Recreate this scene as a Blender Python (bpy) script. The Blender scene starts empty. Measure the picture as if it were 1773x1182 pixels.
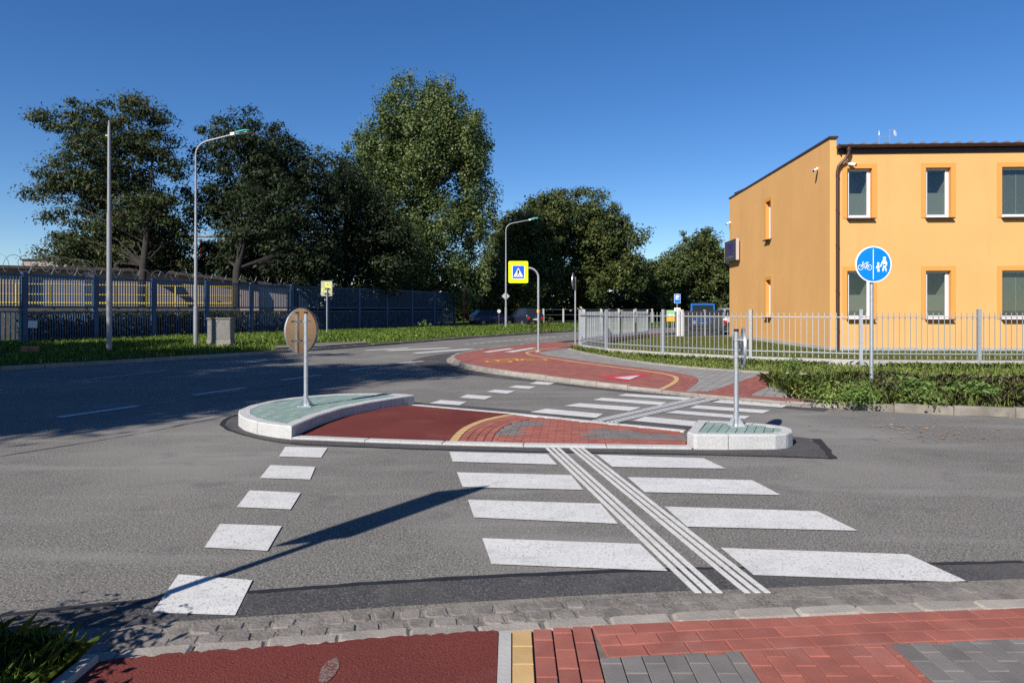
import bpy, math, random
import numpy as np
from mathutils import Vector, Matrix

random.seed(11)
rng = np.random.default_rng(11)
scene = bpy.context.scene
COL = scene.collection
PI = math.pi
R = math.radians

# ------------------------------------------------------------------ camera, sky, sun, exposure
EYE, FPX, CX, HZ = 1.6, 1182.0, 886.5, 536.0      # eye height; focal length, centre and horizon of the photo in its pixels
cd = bpy.data.cameras.new('camera')
cam = bpy.data.objects.new('camera', cd)
COL.objects.link(cam)
cam.location = (0, 0, EYE)
cam.rotation_euler = (R(90), 0, 0)
cd.sensor_width = 36
cd.lens = 36 * FPX / 1773
cd.shift_y = -(591 - HZ) / 1773
cd.clip_start = 0.05
cd.clip_end = 3000
scene.camera = cam

SUN_EL = 36.0
SHX, SHY = 0.566, 0.824                            # horizontal direction in which shadows fall
world = bpy.data.worlds.new('World')
scene.world = world
world.use_nodes = True
wn = world.node_tree
wn.nodes.clear()
wo = wn.nodes.new('ShaderNodeOutputWorld')
wb = wn.nodes.new('ShaderNodeBackground')
ws = wn.nodes.new('ShaderNodeTexSky')
ws.sky_type = 'NISHITA'
ws.sun_disc = False
ws.sun_elevation = R(SUN_EL)
ws.sun_rotation = math.atan2(-SHX, -SHY)
ws.altitude = 250
ws.air_density = 0.9
ws.dust_density = 0.0
ws.ozone_density = 4.0
wb.inputs['Strength'].default_value = 0.081
wh = wn.nodes.new('ShaderNodeHueSaturation')          # the deep polarised blue of the photo, all over the sky
wh.inputs['Saturation'].default_value = 1.24
wh.inputs['Hue'].default_value = 0.507
wn.links.new(ws.outputs['Color'], wh.inputs['Color'])
wn.links.new(wh.outputs['Color'], wb.inputs['Color'])
wn.links.new(wb.outputs['Background'], wo.inputs['Surface'])

sl = bpy.data.lights.new('sun', 'SUN')
sl.energy = 5.0
sl.angle = R(0.53)
sl.color = (1.0, 0.945, 0.87)
sun = bpy.data.objects.new('sun', sl)
COL.objects.link(sun)
ce = math.cos(R(SUN_EL))
sun.rotation_euler = Vector((SHX * ce, SHY * ce, -math.sin(R(SUN_EL)))).to_track_quat('-Z', 'Y').to_euler()
sun.location = (-20, -30, 30)

vs = scene.view_settings
vs.view_transform = 'Standard'
vs.look = 'None'
vs.gamma = 1.0
vs.use_curve_mapping = False
vs.exposure = 0.6
scene.render.engine = 'CYCLES'
scene.cycles.use_denoising = False
scene.cycles.use_adaptive_sampling = False
scene.cycles.sample_clamp_indirect = 4.0
scene.cycles.max_bounces = 6
scene.cycles.diffuse_bounces = 3
scene.cycles.transparent_max_bounces = 8
scene.cycles.caustics_reflective = False
scene.cycles.caustics_refractive = False


# ------------------------------------------------------------------ helpers
def G(px, py, z=0.0):
    """ground point (height z) that the photo shows at this pixel"""
    y = FPX * (EYE - z) / (py - HZ)
    return ((px - CX) * y / FPX, y, z)


def G2(px, py, z=0.0):
    return G(px, py, z)[:2]


def zup(py, y):
    """height of a point seen at row py at distance y"""
    return EYE + (HZ - py) * y / FPX


def xat(px, y):
    return (px - CX) * y / FPX


def link(o, parent=None):
    COL.objects.link(o)
    if parent is not None:
        o.parent = parent
    return o


def tag(o, label=None, cat=None, group=None, kind=None):
    if label:
        o['label'] = label
    if cat:
        o['category'] = cat
    if group:
        o['group'] = group
    if kind:
        o['kind'] = kind
    return o


def thing(name, label, cat, loc=(0, 0, 0), rz=0.0, group=None):
    o = bpy.data.objects.new(name, None)
    o.empty_display_size = 0.2
    o.location = loc
    o.rotation_euler = (0, 0, rz)
    link(o)
    return tag(o, label, cat, group)


def copy_tree(o, parent=None):
    c = o.copy()
    COL.objects.link(c)
    c.parent = parent
    for ch in [q for q in bpy.data.objects if q.parent == o and q != c]:
        copy_tree(ch, c)
    return c


class MB:
    def __init__(self):
        self.v, self.f, self.m = [], [], []

    def add(self, vs_, fs, mi=0):
        n = len(self.v)
        self.v += [tuple(p) for p in vs_]
        for f in fs:
            self.f.append(tuple(i + n for i in f))
            self.m.append(mi)
        return self

    def box(self, c, s, rz=0.0, mi=0, mat=None):
        x, y, z = s[0] / 2, s[1] / 2, s[2] / 2
        p = [Vector((a, b, d)) for d in (-z, z) for b in (-y, y) for a in (-x, x)]
        M = mat if mat is not None else Matrix.Rotation(rz, 3, 'Z')
        p = [M @ q + Vector(c) for q in p]
        return self.add(p, [(0, 2, 3, 1), (4, 5, 7, 6), (0, 1, 5, 4), (2, 6, 7, 3), (0, 4, 6, 2), (1, 3, 7, 5)], mi)

    def prism(self, poly, z0, z1, mi=0, ch=0.0, bottom=False):
        """upright prism over a 2-D outline; ch chamfers the upper edge"""
        if area2(poly) < 0:
            poly = poly[::-1]
        n = len(poly)
        fz0 = z0 if callable(z0) else (lambda x, y: z0)
        fz1 = z1 if callable(z1) else (lambda x, y: z1)
        vs_ = [(x, y, fz0(x, y)) for x, y in poly]
        fs = []
        if ch > 0:
            cx_ = sum(p[0] for p in poly) / n
            cy_ = sum(p[1] for p in poly) / n
            vs_ += [(x, y, fz1(x, y) - ch) for x, y in poly]
            top = []
            for x, y in poly:
                d = math.hypot(x - cx_, y - cy_)
                k = max(0.0, 1 - 1.3 * ch / max(d, 1e-4))
                top.append((cx_ + (x - cx_) * k, cy_ + (y - cy_) * k, fz1(x, y)))
            vs_ += top
            for i in range(n):
                j = (i + 1) % n
                fs += [(i, j, n + j, n + i), (n + i, n + j, 2 * n + j, 2 * n + i)]
            fs.append(tuple(range(2 * n, 3 * n)))
        else:
            vs_ += [(x, y, fz1(x, y)) for x, y in poly]
            for i in range(n):
                j = (i + 1) % n
                fs.append((i, j, n + j, n + i))
            fs.append(tuple(range(n, 2 * n)))
        if bottom:
            fs.append(tuple(range(n - 1, -1, -1)))
        return self.add(vs_, fs, mi)

    def sheet(self, poly, z, mi=0):
        if area2(poly) < 0:
            poly = poly[::-1]
        fz = z if callable(z) else (lambda x, y: z)
        return self.add([(x, y, fz(x, y)) for x, y in poly], [tuple(range(len(poly)))], mi)

    def tube(self, pts, r, n=8, mi=0, cap=True):
        pts = [Vector(p) for p in pts]
        rs = r if isinstance(r, (list, tuple)) else [r] * len(pts)
        base = len(self.v)
        t0 = (pts[1] - pts[0]).normalized()
        ref = Vector((1, 0, 0)) if abs(t0.x) < 0.8 else Vector((0, 1, 0))
        for i, p in enumerate(pts):
            a = pts[max(i - 1, 0)]
            b = pts[min(i + 1, len(pts) - 1)]
            t = (b - a).normalized()
            u = ref - t * ref.dot(t)
            if u.length < 1e-5:
                u = t.orthogonal()
            u.normalize()
            ref = u
            w = t.cross(u)
            for k in range(n):
                an = 2 * PI * k / n
                self.v.append(tuple(p + (u * math.cos(an) + w * math.sin(an)) * rs[i]))
        for i in range(len(pts) - 1):
            for k in range(n):
                a, b = base + i * n + k, base + i * n + (k + 1) % n
                self.f.append((a, b, b + n, a + n))
                self.m.append(mi)
        if cap:
            self.f.append(tuple(base + k for k in range(n - 1, -1, -1)))
            self.m.append(mi)
            e = base + (len(pts) - 1) * n
            self.f.append(tuple(e + k for k in range(n)))
            self.m.append(mi)
        return self

    def disc(self, c, nrm, r, th, n=40, mi=0):
        nrm = Vector(nrm).normalized()
        return self.tube([Vector(c) - nrm * th / 2, Vector(c) + nrm * th / 2], r, n, mi)

    def mesh(self, name, mats):
        me = bpy.data.meshes.new(name)
        me.from_pydata(self.v, [], self.f)
        for m in (mats if isinstance(mats, (list, tuple)) else [mats]):
            me.materials.append(m)
        if any(self.m):
            me.polygons.foreach_set('material_index', self.m)
        me.update()
        return me

    def build(self, name, mats, parent=None, smooth=False):
        me = self.mesh(name, mats)
        if smooth:
            me.polygons.foreach_set('use_smooth', [True] * len(me.polygons))
            try:
                me.set_sharp_from_angle(angle=R(40))
            except Exception:
                pass
        return link(bpy.data.objects.new(name, me), parent)


def inst(name, me, parent, loc=(0, 0, 0), rz=0.0):
    o = bpy.data.objects.new(name, me)
    o.location = loc
    o.rotation_euler = (0, 0, rz)
    return link(o, parent)


def area2(p):
    return sum(p[i][0] * p[(i + 1) % len(p)][1] - p[(i + 1) % len(p)][0] * p[i][1] for i in range(len(p)))


def inside(p, poly):
    x, y = p
    c = False
    for i in range(len(poly)):
        x0, y0 = poly[i]
        x1, y1 = poly[i - 1]
        if (y0 > y) != (y1 > y) and x < (x1 - x0) * (y - y0) / (y1 - y0) + x0:
            c = not c
    return c


def clip(subject, clipper):
    """outline of subject (may be concave) within the convex clipper"""
    out = list(subject)
    if area2(clipper) < 0:
        clipper = clipper[::-1]
    for i in range(len(clipper)):
        a, b = clipper[i], clipper[(i + 1) % len(clipper)]
        ex, ey = b[0] - a[0], b[1] - a[1]
        side = lambda q: ex * (q[1] - a[1]) - ey * (q[0] - a[0])
        src, out = out, []
        for k in range(len(src)):
            p, q = src[k - 1], src[k]
            sp, sq = side(p), side(q)
            if (sp >= 0) != (sq >= 0):
                t = sp / (sp - sq)
                out.append((p[0] + (q[0] - p[0]) * t, p[1] + (q[1] - p[1]) * t))
            if sq >= 0:
                out.append(q)
        if len(out) < 3:
            return []
    res = []
    for q in out:
        if not res or math.hypot(q[0] - res[-1][0], q[1] - res[-1][1]) > 1e-4:
            res.append(q)
    if len(res) > 2 and math.hypot(res[0][0] - res[-1][0], res[0][1] - res[-1][1]) < 1e-4:
        res.pop()
    return res if len(res) > 2 else []


def pavers(region, ang, lu, lv, gap=0.006, bond=0.5, org=(0, 0), minarea=0.12):
    """outlines of pavers of size lu x lv laid in running bond over a region"""
    c, s = math.cos(ang), math.sin(ang)
    fw = lambda p: ((p[0] - org[0]) * c + (p[1] - org[1]) * s, -(p[0] - org[0]) * s + (p[1] - org[1]) * c)
    bk = lambda u, v: (org[0] + u * c - v * s, org[1] + u * s + v * c)
    q = [fw(p) for p in region]
    u0, u1 = min(a[0] for a in q), max(a[0] for a in q)
    v0, v1 = min(a[1] for a in q), max(a[1] for a in q)
    out = []
    for j in range(math.floor(v0 / lv), math.ceil(v1 / lv)):
        off = (j % 2) * bond * lu
        for i in range(math.floor((u0 - off) / lu), math.ceil((u1 - off) / lu)):
            a, b = i * lu + off + gap / 2, (i + 1) * lu + off - gap / 2
            d, e = j * lv + gap / 2, (j + 1) * lv - gap / 2
            r = clip(region, [bk(a, d), bk(b, d), bk(b, e), bk(a, e)])
            if r and abs(area2(r)) / 2 > minarea * lu * lv:
                out.append(r)
    return out


def resample(pl, step):
    pl = [Vector((p[0], p[1], 0)) for p in pl]
    L = [0.0]
    for i in range(1, len(pl)):
        L.append(L[-1] + (pl[i] - pl[i - 1]).length)
    n = max(1, round(L[-1] / step))
    out, k = [], 0
    for i in range(n + 1):
        d = L[-1] * i / n
        while k < len(pl) - 2 and L[k + 1] < d:
            k += 1
        t = (d - L[k]) / max(L[k + 1] - L[k], 1e-9)
        q = pl[k].lerp(pl[k + 1], t)
        out.append((q.x, q.y))
    return out


def nearest(p, pl):
    return min(math.hypot(p[0] - q[0], p[1] - q[1]) for q in pl)


def smooth_line(pl, it=2):
    for _ in range(it):
        o = [pl[0]]
        for a, b in zip(pl, pl[1:]):
            o += [(a[0] * .75 + b[0] * .25, a[1] * .75 + b[1] * .25), (a[0] * .25 + b[0] * .75, a[1] * .25 + b[1] * .75)]
        pl = o + [pl[-1]]
    return pl


def offset_line(pl, d):
    """polyline moved d to its left"""
    out = []
    for i, p in enumerate(pl):
        a, b = pl[max(i - 1, 0)], pl[min(i + 1, len(pl) - 1)]
        tx, ty = b[0] - a[0], b[1] - a[1]
        l = math.hypot(tx, ty) or 1
        out.append((p[0] - ty / l * d, p[1] + tx / l * d))
    return out


def strip_tiles(pl, d0, d1, step, gap=0.006):
    q = resample(pl, step)
    a, b = offset_line(q, d0), offset_line(q, d1)
    out = []
    for i in range(len(q) - 1):
        L = math.hypot(q[i + 1][0] - q[i][0], q[i + 1][1] - q[i][1])
        t = gap / 2 / L
        mix = lambda s, e, k: (s[0] + (e[0] - s[0]) * k, s[1] + (e[1] - s[1]) * k)
        out.append([mix(a[i], a[i + 1], t), mix(a[i], a[i + 1], 1 - t), mix(b[i], b[i + 1], 1 - t), mix(b[i], b[i + 1], t)])
    return out


def band(pl, d0, d1):
    a, b = offset_line(pl, d0), offset_line(pl, d1)
    return a + b[::-1]


# ------------------------------------------------------------------ materials
def mat(name, col, rough=0.7, metal=0.0, spec=0.4, noise=0.0, nscale=8.0, bump=0.0, bscale=60.0, rnd=0.0, attr=None,
        translucent=0.0, speck=None, stain=None, detail=5.0):
    m = bpy.data.materials.new(name)
    m.use_nodes = True
    nt = m.node_tree
    nt.nodes.clear()
    N, L = nt.nodes.new, nt.links.new
    out = N('ShaderNodeOutputMaterial')
    bs = N('ShaderNodeBsdfPrincipled')
    bs.inputs['Roughness'].default_value = rough
    bs.inputs['Metallic'].default_value = metal
    bs.inputs['Specular IOR Level'].default_value = spec
    tc = N('ShaderNodeTexCoord')
    col_out = None

    def base():
        nonlocal col_out
        if col_out is None:
            c = N('ShaderNodeRGB')
            c.outputs[0].default_value = (*col, 1)
            col_out = c.outputs[0]
        return col_out

    def value_by(sock, lo, hi):
        nonlocal col_out
        mr = N('ShaderNodeMapRange')
        mr.inputs['To Min'].default_value = lo
        mr.inputs['To Max'].default_value = hi
        L(sock, mr.inputs['Value'])
        hs = N('ShaderNodeHueSaturation')
        L(base(), hs.inputs['Color'])
        L(mr.outputs['Result'], hs.inputs['Value'])
        col_out = hs.outputs['Color']
        return mr

    base()
    if noise:
        nz = N('ShaderNodeTexNoise')
        nz.inputs['Scale'].default_value = nscale
        nz.inputs['Detail'].default_value = detail
        L(tc.outputs['Object'], nz.inputs['Vector'])
        mr = value_by(nz.outputs['Fac'], 1 - noise, 1 + noise)
        mr.inputs['From Min'].default_value = 0.3
        mr.inputs['From Max'].default_value = 0.7
    if rnd:
        oi = N('ShaderNodeObjectInfo')
        value_by(oi.outputs['Random'], 1 - rnd, 1 + rnd)
    if attr:
        at = N('ShaderNodeAttribute')
        at.attribute_name = 'rnd'
        rp = N('ShaderNodeValToRGB')
        els = rp.color_ramp.elements
        els[0].position, els[0].color = attr[0][0], (*attr[0][1], 1)
        els[1].position, els[1].color = attr[-1][0], (*attr[-1][1], 1)
        for pos, c in attr[1:-1]:
            e = els.new(pos)
            e.color = (*c, 1)
        L(at.outputs['Fac'], rp.inputs['Fac'])
        col_out = rp.outputs['Color']
    if speck:
        for (sc, lo, hi, c2, amt) in speck:
            vz = N('ShaderNodeTexNoise')
            vz.inputs['Scale'].default_value = sc if not isinstance(sc, tuple) else 1.0
            vz.inputs['Detail'].default_value = 3
            if isinstance(sc, tuple):
                vz.inputs['Scale'].default_value = 1.0
                mp = N('ShaderNodeMapping')
                mp.inputs['Scale'].default_value = sc
                mp.inputs['Rotation'].default_value = (0, 0, 0.12)
                L(tc.outputs['Object'], mp.inputs['Vector'])
                L(mp.outputs['Vector'], vz.inputs['Vector'])
            else:
                L(tc.outputs['Object'], vz.inputs['Vector'])
            mr = N('ShaderNodeMapRange')
            mr.inputs['From Min'].default_value = lo
            mr.inputs['From Max'].default_value = hi
            mr.inputs['To Max'].default_value = amt
            L(vz.outputs['Fac'], mr.inputs['Value'])
            mx = N('ShaderNodeMix')
            mx.data_type = 'RGBA'
            mx.inputs[7].default_value = (*c2, 1)
            L(mr.outputs['Result'], mx.inputs[0])
            L(col_out, mx.inputs[6])
            col_out = mx.outputs[2]
    if bump:
        bz = N('ShaderNodeTexNoise')
        bz.inputs['Scale'].default_value = bscale
        bz.inputs['Detail'].default_value = 4
        L(tc.outputs['Object'], bz.inputs['Vector'])
        bp = N('ShaderNodeBump')
        bp.inputs['Strength'].default_value = min(1.0, bump)
        bp.inputs['Distance'].default_value = 0.01
        L(bz.outputs['Fac'], bp.inputs['Height'])
        L(bp.outputs['Normal'], bs.inputs['Normal'])
    L(col_out, bs.inputs['Base Color'])
    if translucent:
        tr = N('ShaderNodeBsdfTranslucent')
        L(col_out, tr.inputs['Color'])
        ms = N('ShaderNodeMixShader')
        ms.inputs[0].default_value = translucent
        L(bs.outputs[0], ms.inputs[1])
        L(tr.outputs[0], ms.inputs[2])
        L(ms.outputs[0], out.inputs['Surface'])
    else:
        L(bs.outputs[0], out.inputs['Surface'])
    return m


ASPH = mat('asphalt', (0.136, 0.126, 0.113), 0.85, spec=0.25, noise=0.13, nscale=0.45, bump=0.5, bscale=90,
           speck=[(70, 0.50, 0.64, (0.30, 0.285, 0.262), 0.8), (62, 0.53, 0.64, (0.028, 0.027, 0.026), 0.8),
                  (0.35, 0.50, 0.68, (0.215, 0.203, 0.186), 0.7), (2.3, 0.58, 0.8, (0.06, 0.058, 0.055), 0.5), ((0.45, 2.6, 1), 0.54, 0.72, (0.23, 0.22, 0.205), 0.5), (9, 0.6, 0.75, (0.24, 0.23, 0.215), 0.35)])
ASPH_NEW = mat('asphalt_fresh', (0.05, 0.049, 0.051), 0.85, spec=0.25, noise=0.15, nscale=1.2, bump=0.6, bscale=90,
               speck=[(75, 0.52, 0.66, (0.15, 0.142, 0.133), 0.75), (60, 0.56, 0.66, (0.016, 0.016, 0.016), 0.7), (1.3, 0.46, 0.7, (0.092, 0.086, 0.08), 0.7), (5, .56, .75, (.12, .112, .1), .5)])
TAR = mat('tar', (0.018, 0.018, 0.019), 0.6, noise=0.2, nscale=9)
PAINT = mat('white_paint', (0.545, 0.535, 0.51), 0.6, noise=0.05, nscale=2.0, bump=0.3, bscale=120,
            speck=[(75, 0.57, 0.65, (0.17, 0.165, 0.16), 0.7), (5, 0.54, 0.78, (0.36, 0.355, 0.345), 0.6), (26, 0.62, 0.7, (0.25, 0.245, 0.235), 0.35), ((1.2, 9, 1), 0.6, 0.75, (0.33, 0.325, 0.315), 0.6)])
PAINT_OLD = mat('worn_white_paint', (0.48, 0.48, 0.48), 0.7, noise=0.1, nscale=3.0,
                speck=[(40, 0.52, 0.62, (0.2, 0.2, 0.2), 0.7)])
YPAINT = mat('yellow_paint', (0.66, 0.36, 0.05), 0.7, noise=0.1, speck=[(30, 0.56, 0.62, (0.3, 0.1, 0.07), 0.7)])
RPAINT = mat('red_paint', (0.5, 0.03, 0.05), 0.6, noise=0.1)
RED_ASPH = mat('red_asphalt', (0.130, 0.035, 0.030), 0.95, spec=0.05, noise=0.12, nscale=1.1, bump=0.7, bscale=110,
               speck=[(120, 0.55, 0.68, (0.19, 0.062, 0.053), 0.6), (1.6, 0.56, 0.8, (0.20, 0.09, 0.078), 0.5), (0.7, 0.55, 0.75, (0.085, 0.02, 0.017), 0.5), (150, 0.57, 0.68, (0.035, 0.012, 0.012), 0.7)])
RED_BRICK = mat('red_paver', (0.262, 0.088, 0.066), 0.85, spec=0.25, noise=0.14, nscale=7, rnd=0.14, bump=0.4, bscale=160,
                speck=[(4, 0.54, 0.75, (0.30, 0.14, 0.115), 0.5), (130, 0.6, 0.7, (0.1, 0.04, 0.03), 0.5)])
RED_FAR = mat('red_paver_far', (0.35, 0.115, 0.09), 0.85, spec=0.25, noise=0.16, nscale=1.6, attr=[(0, (0.205, 0.07, 0.056)), (1, (0.285, 0.103, 0.083))])
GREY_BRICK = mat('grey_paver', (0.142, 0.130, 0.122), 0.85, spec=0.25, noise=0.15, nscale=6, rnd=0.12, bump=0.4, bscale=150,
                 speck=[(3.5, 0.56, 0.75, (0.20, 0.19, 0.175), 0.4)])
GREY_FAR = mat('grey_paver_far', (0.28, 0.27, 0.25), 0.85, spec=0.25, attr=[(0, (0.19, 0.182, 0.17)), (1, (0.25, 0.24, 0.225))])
YEL_BRICK = mat('yellow_paver', (0.42, 0.275, 0.118), 0.8, noise=0.1, nscale=6, rnd=0.08, bump=0.3, bscale=150)
GREEN_BRICK = mat('green_paver', (0.195, 0.27, 0.235), 0.8, noise=0.12, nscale=4, rnd=0.08, bump=0.3, bscale=150)
JOINT = mat('joint_sand', (0.12, 0.105, 0.09), 0.95, noise=0.3, nscale=20)
JOINT_LIGHT = mat('mortar', (0.15, 0.132, 0.113), 0.95, noise=0.3, nscale=9, bump=0.9, bscale=70, speck=[(80, .52, .62, (.25, .23, .2), .7), (70, .55, .65, (.05, .045, .04), .7), (2.5, .5, .7, (.22, .195, .165), .6)])
GRANITE = mat('granite', (0.44, 0.435, 0.425), 0.75, noise=0.06, nscale=5, rnd=0.06, bump=0.6, bscale=120,
              speck=[(95, 0.55, 0.64, (0.22, 0.22, 0.22), 0.75), (60, 0.58, 0.7, (0.68, 0.67, 0.65), 0.5)])
KERB = mat('kerb_concrete', (0.265, 0.238, 0.205), 0.85, noise=0.2, nscale=5, rnd=0.16, bump=0.5, bscale=60,
           speck=[(3, 0.52, 0.75, (0.24, 0.2, 0.17), 0.5), (90, 0.56, 0.7, (0.36, 0.33, 0.29), 0.5)])
KERB_OLD = mat('old_kerb_concrete', (0.185, 0.163, 0.135), 0.9, noise=0.28, nscale=5, rnd=0.2, bump=0.6, bscale=50,
           speck=[(3, 0.5, 0.72, (0.11, 0.1, 0.07), 0.6), (60, 0.56, 0.7, (0.3, 0.27, 0.24), 0.5)])
SETT = mat('sett_stone', (0.15, 0.132, 0.118), 0.8, noise=0.25, nscale=9, rnd=0.22, bump=0.8, bscale=50,
           speck=[(5, 0.5, 0.72, (0.23, 0.205, 0.18), 0.6)])
CONC = mat('concrete', (0.34, 0.33, 0.31), 0.85, noise=0.1, nscale=2.5, bump=0.3, bscale=40)
SOIL = mat('soil', (0.09, 0.085, 0.045), 1.0, spec=0.1, noise=0.35, nscale=1.4, speck=[(3, 0.5, 0.7, (0.16, 0.13, 0.085), 0.4)])
LAWN = mat('lawn_turf', (0.13, 0.145, 0.05), 1.0, spec=0.1, noise=0.25, nscale=2.5, bump=0.8, bscale=35,
           speck=[(1.2, 0.5, 0.75, (0.16, 0.155, 0.055), 0.5)])
VERGE = mat('verge_turf', (0.05, 0.07, 0.018), 1.0, spec=0.1, noise=0.3, nscale=2.0, bump=0.8, bscale=30)
ZINC = mat('galvanised_steel', (0.52, 0.54, 0.56), 0.42, metal=0.75, noise=0.12, nscale=18, bump=0.05)
ZINC_DULL = mat('galvanised_fence', (0.35, 0.37, 0.39), 0.5, metal=0.35, noise=0.1, nscale=14)
DISC_BACK = mat('sign_back_metal', (0.62, 0.52, 0.42), 0.22, metal=0.95, noise=0.05, nscale=6)
DISC_GREY = mat('sign_back_grey', (0.45, 0.46, 0.48), 0.4, metal=0.6)
POLE_GREY = mat('lamp_post_paint', (0.27, 0.275, 0.285), 0.5, metal=0.3, noise=0.12, nscale=3)
BLACK = mat('black_rubber', (0.012, 0.012, 0.013), 0.6)
BLUE_SIGN = mat('blue_sign_sheet', (0.0, 0.19, 0.82), 0.4)
BLUE_DEEP = mat('deep_blue_sheet', (0.01, 0.09, 0.55), 0.4)
WHITE_SIGN = mat('white_sign_sheet', (0.8, 0.82, 0.84), 0.4)
FLUO = mat('fluorescent_yellow_sheet', (0.72, 0.86, 0.0), 0.5)
LPG_GREY = mat('weathered_sheet', (0.36, 0.37, 0.24), 0.6, noise=0.1)
LPG_YEL = mat('pale_yellow_sheet', (0.75, 0.76, 0.2), 0.5)
TEAL_HEAD = mat('teal_lamp_cover', (0.05, 0.34, 0.29), 0.35)
ORANGE = mat('orange_render', (0.62, 0.342, 0.128), 0.9, spec=0.15, noise=0.045, nscale=0.5, bump=0.15, bscale=140, speck=[((1.6, 1.6, 0.12), 0.56, 0.8, (0.50, 0.26, 0.10), 0.35), (1.1, 0.58, 0.8, (0.64, 0.37, 0.15), 0.4)])
ORANGE_TRIM = mat('orange_trim_render', (0.60, 0.275, 0.07), 0.9, spec=0.15, noise=0.03, nscale=0.8, bump=0.15, bscale=140)
BROWN = mat('brown_sheet_metal', (0.055, 0.026, 0.021), 0.35, noise=0.1, nscale=3)
ROOFM = mat('roof_sheet', (0.06, 0.035, 0.03), 0.4, noise=0.1)
PVC = mat('white_window_plastic', (0.62, 0.63, 0.65), 0.35)
ROOM = mat('room_plaster', (0.42, 0.43, 0.39), 0.9)
FILM = mat('frosted_film', (0.29, 0.30, 0.275), 0.5)
SLAT = mat('blind_slat', (0.28, 0.30, 0.275), 0.5)
BFENCE = mat('blue_fence_paint', (0.036, 0.078, 0.155), 0.55, noise=0.25, nscale=3)
TEALF = mat('teal_fence_paint', (0.07, 0.17, 0.22), 0.55, noise=0.3, nscale=5, speck=[(7, 0.55, 0.62, (0.2, 0.11, 0.06), 0.7)])
HALL = mat('hall_render', (0.29, 0.25, 0.23), 0.9, noise=0.1, nscale=0.8)
HALL_ROOF = mat('hall_roof_felt', (0.05, 0.04, 0.04), 0.9, noise=0.2)
RAILY = mat('yellow_railing_paint', (0.5, 0.38, 0.03), 0.5, noise=0.1)
RUST = mat('rusty_steel', (0.20, 0.07, 0.045), 0.85, noise=0.3, nscale=4)
WIRE = mat('razor_wire_steel', (0.14, 0.14, 0.15), 0.5, metal=0.4)
CABIN = mat('cabinet_concrete', (0.20, 0.19, 0.165), 0.85, noise=0.2, nscale=4, bump=0.3)
CLAY = mat('clay_brick', (0.40, 0.17, 0.09), 0.9, noise=0.2, nscale=12)
BARK = mat('bark', (0.025, 0.021, 0.018), 0.95, noise=0.35, nscale=6, bump=0.9, bscale=20)
TYRE = mat('tyre_rubber', (0.015, 0.015, 0.015), 0.8)
RIM = mat('wheel_rim', (0.45, 0.45, 0.46), 0.35, metal=0.8)
CARGLASS = mat('car_glass', (0.015, 0.02, 0.022), 0.06, spec=0.6)
CAR_NAVY = mat('navy_car_paint', (0.012, 0.02, 0.06), 0.25, spec=0.6)
CAR_DARK = mat('dark_car_paint', (0.015, 0.017, 0.03), 0.25, spec=0.6)
CAR_SILVER = mat('silver_car_paint', (0.5, 0.51, 0.53), 0.3, metal=0.5)
CAR_BLUE = mat('bright_blue_van_paint', (0.015, 0.12, 0.42), 0.3, spec=0.6)
LAMPW = mat('headlamp_lens', (0.7, 0.72, 0.75), 0.15)
LAMPR = mat('tail_lamp_lens', (0.5, 0.01, 0.015), 0.2)
PLASTIC_W = mat('camera_plastic', (0.72, 0.72, 0.72), 0.4)
BOARD_DARK = mat('dark_board', (0.06, 0.062, 0.075), 0.35)
PURPLE = mat('purple_print', (0.045, 0.015, 0.22), 0.4)
GREENB = mat('pale_green_print', (0.3, 0.5, 0.25), 0.5)
ORANGEB = mat('amber_print', (0.7, 0.38, 0.03), 0.5)
GATE_DARK = mat('dark_gate_paint', (0.05, 0.055, 0.06), 0.5, noise=0.15)
DRYLEAF = mat('dry_leaf', (0.3, 0.14, 0.06), 0.8, rnd=0.1, attr=[(0, (0.35, 0.16, 0.07)), (1, (0.3, 0.25, 0.15))])

gm = bpy.data.materials.new('window_glass')
gm.use_nodes = True
gt = gm.node_tree
gt.nodes.clear()
go = gt.nodes.new('ShaderNodeOutputMaterial')
gx = gt.nodes.new('ShaderNodeMixShader')
ga = gt.nodes.new('ShaderNodeBsdfTransparent')
ga.inputs[0].default_value = (0.78, 0.81, 0.78, 1)
gg = gt.nodes.new('ShaderNodeBsdfGlossy')
gg.inputs['Roughness'].default_value = 0.01
gf = gt.nodes.new('ShaderNodeLayerWeight')
gp = gt.nodes.new('ShaderNodeMath')
gp.operation = 'POWER'
gp.inputs[1].default_value = 3.0
gq = gt.nodes.new('ShaderNodeMath')
gq.operation = 'MULTIPLY_ADD'
gq.inputs[1].default_value = 0.7
gq.inputs[2].default_value = 0.07
gt.links.new(gf.outputs['Facing'], gp.inputs[0])
gt.links.new(gp.outputs[0], gq.inputs[0])
gt.links.new(gq.outputs[0], gx.inputs[0])
gt.links.new(ga.outputs[0], gx.inputs[1])
gt.links.new(gg.outputs[0], gx.inputs[2])
gt.links.new(gx.outputs[0], go.inputs['Surface'])
GLASS = gm

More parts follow.
